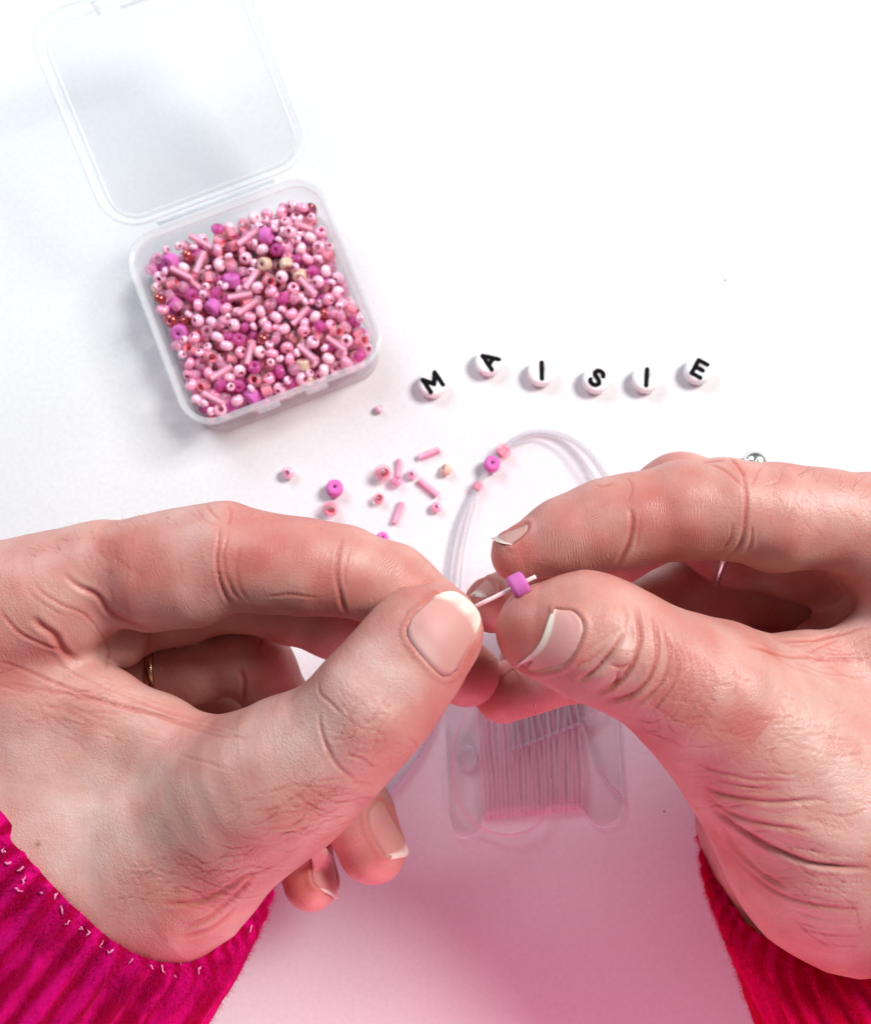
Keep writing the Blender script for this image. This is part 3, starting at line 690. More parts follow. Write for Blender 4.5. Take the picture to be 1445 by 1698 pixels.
cR = [
 ([(1046, 842), (1048, 862), (1046, 890), (1036, 915), (1022, 936)], 4.0, 0.07, ['index']),
 ([(1060, 850), (1060, 880), (1055, 912)], 2.6, 0.02, ['index']),
 ([(1233, 780), (1237, 830), (1236, 870), (1226, 905), (1205, 925)], 3.4, 0.05, ['index']),
 ([(1217, 865), (1214, 890), (1198, 912)], 2.6, 0.03, ['index']),
 ([(1247, 870), (1245, 895), (1238, 915)], 2.6, 0.03, ['index']),
 ([(1210, 760), (1222, 770), (1236, 790)], 2.4, 0.04, ['index']),
 ([(1180, 772), (1205, 782), (1230, 805)], 2.4, 0.03, ['index']),
 ([(1165, 768), (1185, 766), (1205, 764)], 2.2, 0.03, ['index']),
 ([(1266, 772), (1258, 785), (1245, 810)], 2.2, 0.02, ['index']),
 ([(1300, 780), (1290, 800), (1268, 806)], 2.2, 0.015, ['index']),
 ([(985, 803), (1000, 806), (1020, 800)], 2.2, 0.02, ['index']),
 ([(1040, 790), (1050, 808), (1042, 832)], 2.2, 0.02, ['index']),
 # bunched skin behind the thumb nail
 ([(1055, 998), (1060, 1030), (1062, 1060), (1055, 1090), (1040, 1115), (1015, 1140), (985, 1152)], 4.2, 0.09, ['thumb']),
 ([(1036, 1050), (1022, 1070), (1005, 1090), (985, 1112), (960, 1128)], 4.0, 0.085, ['thumb']),
 ([(1085, 1020), (1090, 1060), (1088, 1095), (1070, 1130), (1040, 1155), (1000, 1164)], 4.2, 0.07, ['thumb']),
 ([(1104, 1045), (1112, 1080), (1105, 1115), (1085, 1145), (1050, 1172)], 3.8, 0.05, ['thumb']),
 ([(1120, 1075), (1126, 1110), (1112, 1145), (1080, 1180)], 3.5, 0.035, ['thumb']),
 ([(1025, 1110), (1022, 1130), (1010, 1142)], 3.0, 0.06, ['thumb']),
 ([(1010, 1098), (1030, 1105), (1046, 1098)], 2.6, 0.04, ['thumb']),
 ([(1020, 1076), (1040, 1082), (1056, 1080)], 2.2, 0.02, ['thumb']),
 ([(1030, 1000), (1040, 1020), (1036, 1045)], 3.0, 0.02, ['thumb']),
 ([(975, 1030), (1000, 1020), (1030, 1030)], 2.4, 0.012, ['thumb']),
 ([(968, 1080), (1000, 1060), (1030, 1040)], 3, 0.012, ['thumb']),
 ([(955, 1105), (985, 1088), (1005, 1070)], 3, 0.02, ['thumb']),
 # long folds over the heel of the hand
 ([(1161, 1300), (1185, 1312), (1240, 1325), (1300, 1330), (1370, 1325)], 4.5, 0.05, None),
 ([(1164, 1310), (1190, 1345), (1240, 1380), (1300, 1415), (1360, 1435), (1445, 1440)], 5.5, 0.10, None),
 ([(1164, 1312), (1190, 1335), (1230, 1352), (1290, 1368), (1350, 1378)], 4.5, 0.05, None),
 ([(1190, 1365), (1225, 1410), (1260, 1445), (1310, 1475)], 4.5, 0.05, None),
 ([(1205, 1402), (1240, 1440), (1290, 1480), (1350, 1500), (1430, 1510)], 4.0, 0.035, None),
 ([(1150, 1262), (1190, 1280), (1250, 1292), (1330, 1295)], 3.5, 0.025, None),
 ([(1180, 1290), (1240, 1305), (1300, 1310)], 3.0, 0.02, None),
 ([(1233, 1068), (1290, 1085), (1360, 1092), (1445, 1092)], 3.0, 0.03, None),
 ([(1290, 1064), (1350, 1060), (1445, 1040)], 3.0, 0.03, None),
 ([(1320, 1100), (1380, 1118), (1445, 1120)], 2.6, 0.02, None),
 ([(1260, 1075), (1330, 1110), (1400, 1130), (1445, 1136)], 2.6, 0.015, None),
]
for k in range(46):
    x0 = rng.uniform(1110, 1420); y0 = rng.uniform(1180, 1340)+max(0, (x0-1250))*0.1; l = rng.uniform(30, 80)
    cR.append(([(x0, y0), (x0+l*0.5, y0+l*0.05+rng.uniform(-4, 4)), (x0+l, y0-l*0.05)], 2.2, rng.uniform(0.006, 0.014), ['palm', 'thumb']))
for k in range(22):
    y0 = 1400+k*8+rng.uniform(-4, 4); x0 = 1270+rng.uniform(-10, 60)+k*2; l = rng.uniform(60, 130)
    cR.append(([(x0, y0), (x0+l*0.5, y0+l*0.13), (x0+l, y0+l*0.15)], 2.4, rng.uniform(0.006, 0.014), ['palm']))
for k in range(16):
    a = 1090+k*5; cR.append(([(a+10, 1045+k*3), (a+24, 1085+k*3), (a+14, 1130+k*3), (a-20, 1170+k*3)], 2.6, 0.012+0.006*(k % 3), ['thumb', 'palm']))
crosshatch(cR, 1120, 1160, 90, 60, 70, 20, 50, ['thumb', 'palm'], (-70, 20, 60, -10), 0.014)
crosshatch(cR, 1310, 1230, 140, 80, 130, 14, 36, ['palm'], (0, 20, -60, 70), 0.016)
crosshatch(cR, 1330, 1420, 110, 110, 60, 40, 100, ['palm'], (8, 16, 25), 0.014)
crosshatch(cR, 1340, 830, 100, 40, 40, 20, 50, ['index'], (70, 100, 20), 0.012)
crosshatch(cR, 1370, 1085, 90, 25, 30, 30, 80, ['palm'], (5, -5), 0.014)
bR = [(1032, 1085, 22, 20, 0, 0.09, ['thumb']), (1005, 1118, 30, 14, -35, 0.08, ['thumb']), (1075, 1110, 14, 50, 20, 0.04, ['thumb']), (1290, 900, 60, 35, 0, 0.05, ['index']), (980, 905, 45, 30, 0, 0.05, ['index']), (1150, 880, 45, 30, 0, 0.03, ['index']), (1340, 1385, 110, 22, 15, 0.05, None)]
blR = [(1050, 860, 240, 60, 'red', 0.3, ['index']), (870, 1045, 62, 70, 'red', 0.75, ['thumb']), (850, 930, 50, 40, 'red', 0.9, ['index']), (985, 905, 90, 55, 'red', 0.35, ['index']), (1370, 1280, 130, 150, 'pale', 0.6, ['palm']), (1150, 1150, 90, 50, 'pale', 0.25, ['thumb']), (1380, 1150, 80, 30, 'green', 0.35, ['palm']), (1240, 1400, 90, 130, 'red', 0.5, None), (1360, 1570, 120, 40, 'red', 0.6, None), (1100, 1190, 90, 40, 'red', 0.45, None),
       (1300, 880, 120, 60, 'red', 0.15, ['index']), (840, 1150, 90, 60, 'red', 0.6, ['ring_finger']), (820, 1000, 60, 50, 'red', 0.5, ['middle']), (1300, 990, 200, 80, 'red', 0.8, ['ring_finger', 'middle', 'little']), (1400, 830, 90, 40, 'pale', 0.35, ['index'])]
rR = [(960, 885, 75, 60, 1.0, ['index']), (1130, 870, 75, 45, 0.8, ['index']), (1320, 880, 90, 50, 0.6, ['index']), (940, 985, 60, 30, 0.7, ['thumb']), (865, 1045, 45, 50, 0.6, ['thumb']), (850, 1155, 60, 45, 1.0, ['ring_finger'])]
nR = [
 dict(limb='thumb', base=[(932, 1012), (952, 1014), (967, 1030), (968, 1052), (956, 1080), (935, 1103), (905, 1112), (880, 1114)], free=[(922, 1010), (916, 1024), (911, 1040), (904, 1060), (893, 1078), (878, 1092), (862, 1102), (850, 1107)], white=0.84, over=0.05, lunula=0.15, lift=0.02, thick=0.05, bed=(0.66, 0.33, 0.30)),
 dict(limb='index', base=[(854, 899), (864, 891), (874, 880), (876, 870)], free=[(850, 903), (838, 902), (825, 898), (816, 893)], white=0.86, over=0.02, thick=0.02, bed=(0.52, 0.29, 0.25), lunula=0.0),
 dict(limb='middle', base=[(820, 990), (822, 978), (816, 966), (806, 960)], free=[(806, 992), (796, 988), (786, 986), (778, 990)], white=0.7, over=0.06, lunula=0.0),
]
HR = build_hand('right_hand', FR, (0.4, -10.0, 0.9), (9.9, 1.6, 9.9), HRES, cR, bR, blR, rR, nR, person, 'right hand holding the purple bead end between thumb and index finger')

# ------------------------------------------------------------------ sleeves of the jumper
def closed_spline(P, n):
    P = np.array(P, float); m = len(P); out = []
    for i in range(m):
        a, b, c, d = P[(i-1) % m], P[i], P[(i+1) % m], P[(i+2) % m]
        for k in range(8):
            t = k/8; out.append(0.5*((2*b)+(-a+c)*t+(2*a-5*b+4*c-d)*t*t+(-a+3*b-3*c+d)*t**3))
    out = np.array(out+[out[0]]); cum = np.r_[0, np.cumsum(np.linalg.norm(np.diff(out, axis=0), axis=1))]
    t = np.linspace(0, cum[-1], n, endpoint=False)
    return np.stack([np.interp(t, cum, out[:, j]) for j in range(3)], 1), cum[-1]
def sleeve(rim, direction, length, ribs, seed, label, name='sleeve', km=None, fm=None):
    n = 360; R0, per = closed_spline([at(*p) for p in rim], n)
    c = R0.mean(0); rad = R0-c; rl = np.linalg.norm(rad, axis=1)[:, None]; rad = rad/rl
    d = np.array(direction, float); d /= np.linalg.norm(d)
    rows = [(-0.34, 0.02), (-0.26, -0.2), (-0.18, -0.05), (-0.02, -0.02), (0.06, 0.10), (0.12, 0.24), (0.14, 0.4)]+[(0.14+0.03*k, 0.4+0.16*k) for k in range(1, int(length/0.16))]
    V = []; UV = []
    ang = np.arange(n)
    for e, s in rows:
        wob = 0.11*np.sin(ang*2*math.pi*ribs/n+0.35*np.sin(s*2.0)) if s > 0.0 else 0.02*np.sin(ang*2*math.pi*ribs/n)
        lump = 0.06*lattice_noise(np.stack([ang*per/n*0.8, np.full(n, s*1.0), np.full(n, seed)], 1), seed)+0.025*lattice_noise(np.stack([ang*per/n*4, np.full(n, s*3.0), np.full(n, seed)], 1), seed+1)
        V.append(R0+rad*(e+wob+lump)[:, None]+d*s); UV.append(np.stack([ang*per/n, np.full(n, s), np.zeros(n)], 1))
    V = np.vstack(V); UV = np.vstack(UV); V[:, 2] = np.maximum(V[:, 2], 0.12)
    m = len(rows); F = [(i*n+k, i*n+(k+1) % n, (i+1)*n+(k+1) % n, (i+1)*n+k) for i in range(m-1) for k in range(n)]
    o = mesh(name, V, F, km or M_knit, person); o['label'] = label; vvec(o.data, 'limb_uv', UV)
    # soft loose fibres
    r = np.random.RandomState(seed); G = V.reshape(m, n, 3); K = 95000
    i = r.randint(2, m-2, K); i[:26000] = r.randint(2, 8, 26000); k = r.randint(0, n, K); u = r.rand(K, 1); v = r.rand(K, 1)
    P = G[i, k]*(1-u)+G[i, (k+1) % n]*u; P2 = G[i+1, k]*(1-u)+G[i+1, (k+1) % n]*u; P = P*(1-v)+P2*v
    nrm = rad[k]; L = r.uniform(0.04, 0.19, (K, 1))
    dr = nrm*0.8+r.normal(0, 0.6, (K, 3))+d*r.uniform(-0.6, 0.6, (K, 1)); dr /= np.linalg.norm(dr, axis=1)[:, None]
    sd = np.cross(dr, r.normal(0, 1, (K, 3))); sd /= np.linalg.norm(sd, axis=1)[:, None]; sd *= 0.0032
    mid = P+dr*L*0.5; dr2 = dr+r.normal(0, 0.6, (K, 3)); tip = mid+dr2/np.linalg.norm(dr2, axis=1)[:, None]*L*0.5
    HV = np.stack([P-sd, P+sd, mid+sd*0.8, mid-sd*0.8, tip], 1).reshape(-1, 3); HV[:, 2] = np.maximum(HV[:, 2], 0.02)
    b = np.arange(K)*5
    me = bpy.data.meshes.new('fuzz'); me.vertices.add(K*5); me.vertices.foreach_set('co', (HV*U).astype(np.float32).ravel())
    idx = np.stack([b, b+1, b+2, b+3, b+3, b+2, b+4], 1).ravel().astype(np.int32)
    me.loops.add(K*7); me.loops.foreach_set('vertex_index', idx)
    me.polygons.add(K*2); st = np.stack([np.arange(K)*7, np.arange(K)*7+4], 1).ravel().astype(np.int32); me.polygons.foreach_set('loop_start', st)
    me.polygons.foreach_set('loop_total', np.tile([4, 3], K).astype(np.int32)); me.update(calc_edges=True); me.materials.append(fm or M_fuzz)
    fz = bpy.data.objects.new('fuzz', me); link(fz); fz.parent = o; fz['kind'] = 'stuff'
    return o, G
SL, GL = sleeve([(-60, 1320, 7.2), (10, 1402, 7.4), (75, 1470, 7.5), (150, 1538, 7.4), (225, 1588, 7.0), (290, 1610, 6.5), (355, 1600, 5.8), (410, 1556, 4.9), (440, 1490, 4.0), (452, 1420, 3.0), (430, 1340, 1.9), (330, 1300, 1.2), (180, 1280, 1.1), (20, 1270, 1.6), (-80, 1290, 3.2)],
                (-0.88, -1.0, -0.10), 5.6, 46, 3, 'left sleeve of fuzzy magenta ribbed knit with pale pink stitches along its edge')
SR, GR = sleeve([(1520, 1585, 5.4), (1445, 1600, 5.3), (1385, 1618, 5.1), (1320, 1608, 4.8), (1262, 1580, 4.4), (1212, 1532, 3.8), (1180, 1470, 3.0), (1168, 1410, 2.2), (1172, 1350, 1.4), (1230, 1300, 0.9), (1380, 1280, 0.9), (1560, 1300, 1.2), (1680, 1400, 2.6), (1650, 1540, 4.6)],
                (0.60, -1.0, -0.08), 5.0, 44, 8, 'right sleeve of fuzzy magenta ribbed knit bunched under the wrist', km=M_knit_shade, fm=M_fuzz_shade)
rng = random.Random(12)
def yarn_loop(P, size, k, parent, name='stitch'):
    a = rng.uniform(0, math.pi); dx = Vector((math.cos(a), math.sin(a), rng.uniform(-.3, .3)))
    pts = [np.array(P)+np.array(dx)*size*(t-0.5)+np.array([rng.gauss(0, .02), rng.gauss(0, .02), 0.02+0.05*math.sin(math.pi*t)]) for t in np.linspace(0, 1, 5)]
    v, f = tube(pts, np.array([0.012, 0.026, 0.020, 0.027, 0.010])*k, 6); o = mesh(name, v, f, M_tuft, parent); return o
X0 = project(GL[4])
for (x, y) in [(8, 1407), (18, 1420), (32, 1437), (47, 1452), (24, 1474), (66, 1477), (84, 1486), (104, 1507), (117, 1521), (134, 1534), (148, 1543), (167, 1560), (184, 1575), (222, 1592), (250, 1600), (270, 1607), (284, 1612), (300, 1597), (328, 1599), (386, 1572), (397, 1566), (418, 1537)]:
    D = project(GL.reshape(-1, 3))-np.array([x, y+4]); zz = GL.reshape(-1, 3)[:, 2]
    sc = (D**2).sum(1)-zz*12; j = sc.argmin(); yarn_loop(GL.reshape(-1, 3)[j], rng.uniform(0.07, 0.15), rng.uniform(0.5, 0.95), SL)

# ------------------------------------------------------------------ rings
def torus(c, axis, R, r, seg=64, sq=1.0):
    ax = np.array(axis, float); ax /= np.linalg.norm(ax); e1 = np.cross(ax, [0, 0, 1]); e1 /= np.linalg.norm(e1); e2 = np.cross(ax, e1)
    V = []; F = []
    for i in range(seg):
        a = 2*math.pi*i/seg; q = math.cos(a)*e1+math.sin(a)*e2
        for j in range(10):
            b = 2*math.pi*j/10; V.append(np.array(c)+q*(R+r*math.cos(b))+ax*r*sq*math.sin(b))
    for i in range(seg):
        for j in range(10): F.append((i*10+j, i*10+(j+1) % 10, ((i+1) % seg)*10+(j+1) % 10, ((i+1) % seg)*10+j))
    return V, F
def uvsphere(c, r, n=16, sc=(1, 1, 1)):
    pr = [(r*math.sin(math.pi*(i+0.02)/(n-1+0.04)), -r*math.cos(math.pi*(i+0.02)/(n-1+0.04))) for i in range(n)]
    V, F = lathe(pr, 2*n); F = [f for f in F]
    return V*np.array(sc)+np.array(c), F
v, f = torus(at(272, 1113, 4.36), at(330, 1108, 4.5)-at(200, 1120, 4.2), 0.80, 0.06, sq=1.6)
tag(mesh('ring', v, f, M_gold), 'thin gold band worn on the curled left ring finger, seen edge on', 'ring')
rg = empty('ring', at(1222, 882, 5.0), 'silver ring with a round shiny ball, worn behind the right index finger', 'ring')
v, f = torus(at(1230, 872, 5.1), (0.88, -0.42, 0.2), 1.32, 0.045, sq=1.6); mesh('band', v, f, M_silver, rg)
v, f = uvsphere(at(1252, 769, 5.3), 0.28); mesh('ball', v, f, M_silver, rg)
v, f = torus(at(1247, 769, 5.3), (0.3, 0.9, 0.1), 0.29, 0.035, sq=1.0); mesh('setting', v, f, M_silver, rg)

# ------------------------------------------------------------------ beads
OP = dict(rough=0.25, coat=0.4)
BM = dict(
    pale=simple('pale_pink_glass', (0.96, 0.50, 0.64), 0.12, coat=1.0, sss=0.5, var=0.08),
    rose=simple('rose_pink_glass', (0.95, 0.36, 0.53), 0.12, coat=1.0, sss=0.15, var=0.12),
    pearl=simple('white_pink_pearl', (0.94, 0.58, 0.68), 0.12, coat=1.0, var=0.06),
    beige=simple('beige_glass', (0.72, 0.50, 0.38), 0.3, coat=0.4, var=0.10),
    copper=simple('copper_glass', (0.42, 0.06, 0.06), 0.12, metal=0.5, coat=1.0, var=0.2),
    frost=simple('frosted_purple', (0.60, 0.14, 0.44), 0.6, spec=0.3, sss=0.3, var=0.08),
    lining=simple('coral_lining', (0.95, 0.28, 0.36), 0.4, var=0.1),
    bugle_in=simple('pink_bugle_lining', (0.96, 0.50, 0.66), 0.3),
    white=simple('white_acrylic', (0.86, 0.855, 0.86), 0.22, coat=0.4),
    black=simple('black_print', (0.004, 0.004, 0.005), 0.8, spec=0.1),
    hole=simple('bead_bore', (0.75, 0.26, 0.40), 0.6))
BM['magenta'] = clear_plastic('clear_magenta_glass', tint=(0.95, 0.58, 0.80), milky=0.40, edge=0.75, rough=0.06, milkcol=(0.78, 0.15, 0.48))
BM['clear'] = clear_plastic('clear_pink_glass', tint=(1.0, 0.86, 0.91), milky=0.16, edge=0.6, rough=0.06, milkcol=(0.98, 0.66, 0.76))
BM['lilac'] = clear_plastic('clear_lilac_glass', tint=(0.99, 0.84, 0.92), milky=0.26, edge=0.6, rough=0.06, milkcol=(0.95, 0.52, 0.70))
def seed_mesh(name, R, hole, L, outer, inner, seg=18, square=False):
    R, hole, L = R*0.90, hole*0.90, L*(0.90 if L < 0.5 else 1.0)
    """rounded glass bead with a bore; the bore faces take the second material"""
    pr = []; e = L/2; k = min(R-hole, e)*(0.45 if square else 0.92)
    n = 5
    for i in range(n+1):
        a = -math.pi/2+math.pi/2*i/n; pr.append((R-k+k*math.cos(a), -e+k+k*math.sin(a)))
    for i in range(n+1):
        a = math.pi/2*i/n; pr.append((R-k+k*math.cos(a), e-k+k*math.sin(a)))
    c = min(0.2*hole, 0.02)
    pr += [(hole+c, e), (hole, e-c), (hole, -e+c), (hole+c, -e)]
    V, F = lathe(pr, seg); m = len(pr)
    fm = [1 if (j % m) in (m-4, m-3, m-2) else 0 for j in range(len(F))]
    return V, F, fm, (outer, inner)
proto = {}
def bead_obj(name, kind, loc, axis, label, group=None, cat='bead', spin=0.0, scale=1.0):
    if kind not in proto:
        V, F, fm, (mo, mi) = SHAPES[kind]()
        o = mesh(name, V, F, None, None, loc=(0, 0, 0), mats=[mo, mi], fmat=fm)
        o.data.name = kind; proto[kind] = o.data
    else:
        o = bpy.data.objects.new(name, proto[kind]); link(o)
    ax = Vector(axis).normalized(); q = ax.to_track_quat('Z', 'Y')
    o.rotation_mode = 'QUATERNION'; o.rotation_quaternion = q; o.location = Vector(loc)*U; o.scale = (scale,)*3
    return tag(o, label, cat, group)
SHAPES = dict(
    pale=lambda: seed_mesh('b', 0.185, 0.058, 0.26, BM['pale'], BM['hole']),
    rose=lambda: seed_mesh('b', 0.18, 0.058, 0.24, BM['rose'], BM['hole']),
    pearl=lambda: seed_mesh('b', 0.18, 0.05, 0.26, BM['pearl'], BM['hole']),
    beige=lambda: seed_mesh('b', 0.195, 0.055, 0.29, BM['beige'], BM['hole'], square=True),
    copper=lambda: seed_mesh('b', 0.19, 0.062, 0.25, BM['copper'], BM['hole']),
    frost=lambda: seed_mesh('b', 0.235, 0.05, 0.33, BM['frost'], BM['frost'], 24, square=True),
    coral=lambda: seed_mesh('b', 0.20, 0.10, 0.27, BM['clear'], BM['lining'], 22),
    lilac=lambda: seed_mesh('b', 0.17, 0.06, 0.23, BM['lilac'], BM['lilac']),
    magenta=lambda: seed_mesh('b', 0.19, 0.06, 0.25, BM['magenta'], BM['magenta'], 20),
    tiny=lambda: seed_mesh('b', 0.12, 0.04, 0.16, BM['pale'], BM['hole']),
    bugle=lambda: seed_mesh('b', 0.115, 0.065, 0.60, BM['clear'], BM['bugle_in'], 14, square=True))
SIZE = dict((k, v*0.90) for k, v in dict(pale=.18, rose=.17, pearl=.175, beige=.19, copper=.18, frost=.21, coral=.19, lilac=.16, magenta=.18, tiny=.12, bugle=.10).items())

# ---- clear hinged box
BC = at(421, 495, 1.6); BA = math.radians(21.8); HB = 2.62
bx = empty('bead_box', (BC[0], BC[1], 0), 'open clear plastic square box filled with mixed pink beads', 'box')
ca, sa = math.cos(BA), math.sin(BA)
def bw(x, y, z): return np.array([BC[0]+x*ca-y*sa, BC[1]+x*sa+y*ca, z])
def rrect(h, r, n=8, hy=None):
    hy = hy or h; P = []
    for cx_, cy_, a0 in ((h-r, hy-r, 0), (-(h-r), hy-r, 90), (-(h-r), -(hy-r), 180), (h-r, -(hy-r), 270)):
        for i in range(n+1):
            a = math.radians(a0+90*i/n); P.append((cx_+r*math.cos(a), cy_+r*math.sin(a)))
    return P
def pan(profile, h, rad, tf, caps=()):
    V = []; F = []; m = None
    for ins, z in profile:
        L = rrect(h-ins, max(rad-ins, 0.1)); m = len(L); V += [tf(x, y, z) for x, y in L]
    for i in range(len(profile)-1):
        for k in range(m): F.append((i*m+k, i*m+(k+1) % m, (i+1)*m+(k+1) % m, (i+1)*m+k))
    for c in caps: F.append(tuple(c*m+k for k in range(m)))
    return V, F
tr_prof = [(0.20, 0.0), (0.14, 0.06), (0.10, 1.40)]
v, f = pan(tr_prof, HB, 0.85, bw, caps=(0,)); tray = mesh('tray', v, f, M_box, bx)
v, f = pan([(0.17, 1.40), (0.22, 0.16), (0.30, 0.10)], HB, 0.85, bw, caps=(2,)); mesh('tray_lining', v, f, M_box, bx)
v, f = pan([(0.10, 1.40), (0.02, 1.42), (0.0, 1.46), (0.0, 1.58), (0.03, 1.61), (0.08, 1.61), (0.10, 1.55), (0.13, 1.55), (0.16, 1.50), (0.17, 1.40)], HB, 0.85, bw)
mesh('rim', v, f, M_rim, bx)
def boxmesh(x0, x1, y0, y1, z0, z1, tf):
    V = [tf(x, y, z) for z in (z0, z1) for x, y in ((x0, y0), (x1, y0), (x1, y1), (x0, y1))]
    return V, [(3, 2, 1, 0), (4, 5, 6, 7), (0, 1, 5, 4), (1, 2, 6, 5), (2, 3, 7, 6), (3, 0, 4, 7)]
def bevel(o, w=0.03, s=2):
    b = o.modifiers.new('bevel', 'BEVEL'); b.width = w*U; b.segments = s; b.limit_method = 'ANGLE'; return o
for sx in (-0.62, 0.62):
    v, f = boxmesh(sx-0.28, sx+0.28, -HB-0.10, -HB+0.02, 1.34, 1.50, bw); bevel(mesh('catch', v, f, M_rim, bx))
LT = math.radians(LIDTILT); HL_ = 2.66
def lw(x, y, z):               # lid frame: y runs away from the hinge, z is the inner side
    yy = HB+0.26+y*math.cos(LT)-z*math.sin(LT); zz = 1.46+y*math.sin(LT)+z*math.cos(LT)
    return bw(x, yy, zz)
lid = empty('lid', lw(0, 0, 0), None, None)
lidm = None
bpy.data.objects.remove(lid)
def lt(x, y, z): return lw(x, y+HL_, z)
v, f = pan([(0.16, 0.0), (0.05, 0.03), (0.0, 0.10), (0.0, 0.44), (0.03, 0.47), (0.07, 0.47), (0.09, 0.42), (0.10, 0.12), (0.17, 0.055)], HL_, 0.9, lt, caps=(0, 8))
lidm = mesh('lid', v, f, M_lid, bx)
v, f = pan([(-0.03, 0.36), (-0.05, 0.40), (-0.05, 0.46), (-0.02, 0.50), (0.04, 0.50), (0.07, 0.47)], HL_, 0.9, lt); mesh('lid_rim', v, f, M_rim, lidm)
v, f = pan([(0.17, 0.058), (0.22, 0.10), (0.27, 0.058)], HL_, 0.9, lt); mesh('lid_bead', v, f, M_rim, lidm)
v, f = boxmesh(-0.42, 0.42, 2*HL_-0.42-HL_, 2*HL_-0.34-HL_, 0.05, 0.2, lt); bevel(mesh('latch', v, f, M_rim, lidm))
v, f = boxmesh(-0.5, 0.5, HL_+0.0, HL_+0.12, 0.30, 0.50, lt); bevel(mesh('lid_tab', v, f, M_rim, lidm))
for sx in (-0.95, 0.95):
    v, f = tube([lt(sx, HL_-0.12, 0.3), lt(sx, HL_-0.38, 0.14)], [0.10, 0.06], 10); mesh('lid_peg', v, f, M_rim, lidm)
v, f = boxmesh(-1.55, 1.55, HB+0.0, HB+0.30, 1.44, 1.52, bw); bevel(mesh('hinge', v, f, M_rim, bx))
v, f = tube([bw(-1.55, HB+0.13, 1.54), bw(1.55, HB+0.13, 1.54)], 0.05, 8); mesh('hinge_pin', v, f, M_rim, bx)

# ---- pile of beads settled into the box
kinds = ['pale', 'rose', 'pearl', 'beige', 'copper', 'frost', 'coral', 'lilac', 'tiny', 'bugle', 'magenta']
prob = [.19, .15, .06, .03, .06, .035, .185, .08, .06, .035, .115]
R = np.random.RandomState(11); N_ = 1900; pos = np.zeros((N_, 3)); rad = np.zeros(N_); kd = []; axs = []; cnt = 0
lim = HB-0.24
for it in range(N_):
    k = kinds[R.choice(len(kinds), p=prob)]; r = SIZE[k]
    a3 = R.normal(0, 1, 3)
    if k == 'bugle': a3[2] *= 0.12
    a3 /= np.linalg.norm(a3)
    best = None
    for c in range(7):
        mrg = r if k != 'bugle' else 0.32
        xy = R.uniform(-(lim-mrg), lim-mrg, 2); q = np.maximum(np.abs(xy)-(lim-0.62), 0)
        if np.hypot(*q) > 0.62-mrg*0.9 and mrg < 0.62: continue
        pts = [0.0] if k != 'bugle' else [-0.24, -0.08, 0.08, 0.24]
        z = 0.12+r
        for s in pts:
            p = xy+a3[:2]*s
            if cnt:
                d2 = ((pos[:cnt, :2]-p)**2).sum(1); rr = (rad[:cnt]+r)*0.93; m = d2 < rr*rr
                if m.any(): z = max(z, (pos[:cnt, 2][m]+np.sqrt(rr[m]**2-d2[m])).max())
        if best is None or z < best[0]: best = (z, xy)
    if best is None or best[0]+r > 1.50-0.16*min(1, (np.abs(best[1]).max()/lim)**4): continue
    z, xy = best
    if k == 'bugle':
        for s in (-0.24, 0.0, 0.24): pos[cnt] = (*(xy+a3[:2]*s), z); rad[cnt] = r; kd.append(k if s == 0 else None); axs.append(a3); cnt += 1
    else:
        pos[cnt] = (*xy, z); rad[cnt] = r; kd.append(k); axs.append(a3); cnt += 1
    if cnt > N_-4: break
# how much of each shows from above
g = 340; own = np.full((g, g), -1); hz = np.full((g, g), -9.0); gx = np.linspace(-lim, lim, g); GX, GY = np.meshgrid(gx, gx, indexing='ij')
par = {}
for i in range(cnt):
    x, y, z = pos[i]; r = rad[i]
    a, b = np.searchsorted(gx, [x-r, x+r]); c, d = np.searchsorted(gx, [y-r, y+r])
    d2 = (GX[a:b, c:d]-x)**2+(GY[a:b, c:d]-y)**2; hh = z+np.sqrt(np.maximum(r*r-d2, 0)); m = (d2 < r*r) & (hh > hz[a:b, c:d])
    hz[a:b, c:d][m] = hh[m]; own[a:b, c:d][m] = i
vis = np.bincount(own[own >= 0], minlength=cnt).astype(float)
for i in range(1, cnt-1):
    if kd[i] == 'bugle': vis[i] += vis[i-1]+vis[i+1]
for i in range(cnt):
    if kd[i] is None: vis[i] = -1
order = [i for i in np.argsort(-vis) if kd[i] is not None]
DESC = dict(
    pale=('pale pink opaque round seed bead heaped in the clear box', 'pale pink seed beads in the box'),
    rose=('deeper rose pink opaque seed bead heaped in the clear box', 'rose pink seed beads in the box'),
    pearl=('whitish pink pearly seed bead heaped in the clear box', 'pearly seed beads in the box'),
    beige=('beige squarish seed bead among the pink ones in the clear box', 'beige seed beads in the box'),
    copper=('dark copper red shiny seed bead among the pink ones in the box', 'copper red seed beads in the box'),
    frost=('large frosted purple pony bead among the smaller beads in the box', 'frosted purple beads in the box'),
    coral=('clear glass bead with a coral pink lining heaped in the box', 'coral lined clear beads in the box'),
    lilac=('small see-through lilac pink glass bead heaped in the box', 'see-through lilac beads in the box'),
    magenta=('see-through magenta pink glass bead heaped among paler beads in the box', 'see-through magenta beads in the box'),
    tiny=('very tiny pale pink bead wedged between the others in the box', 'tiny pink beads in the box'),
    bugle=('long clear pink tube bead lying among round beads in the box', 'pink tube beads in the box'))
for i in order[:300]:
    a = axs[i]; w = (a[0]*ca-a[1]*sa, a[0]*sa+a[1]*ca, a[2])
    bead_obj('bead', kd[i], bw(*pos[i]), w, DESC[kd[i]][0], DESC[kd[i]][1])
mats = list({id(m): m for m in BM.values()}.values()); VV = []; FF = []; MM = []; o_ = 0
sh = {k: SHAPES[k]() for k in kinds}
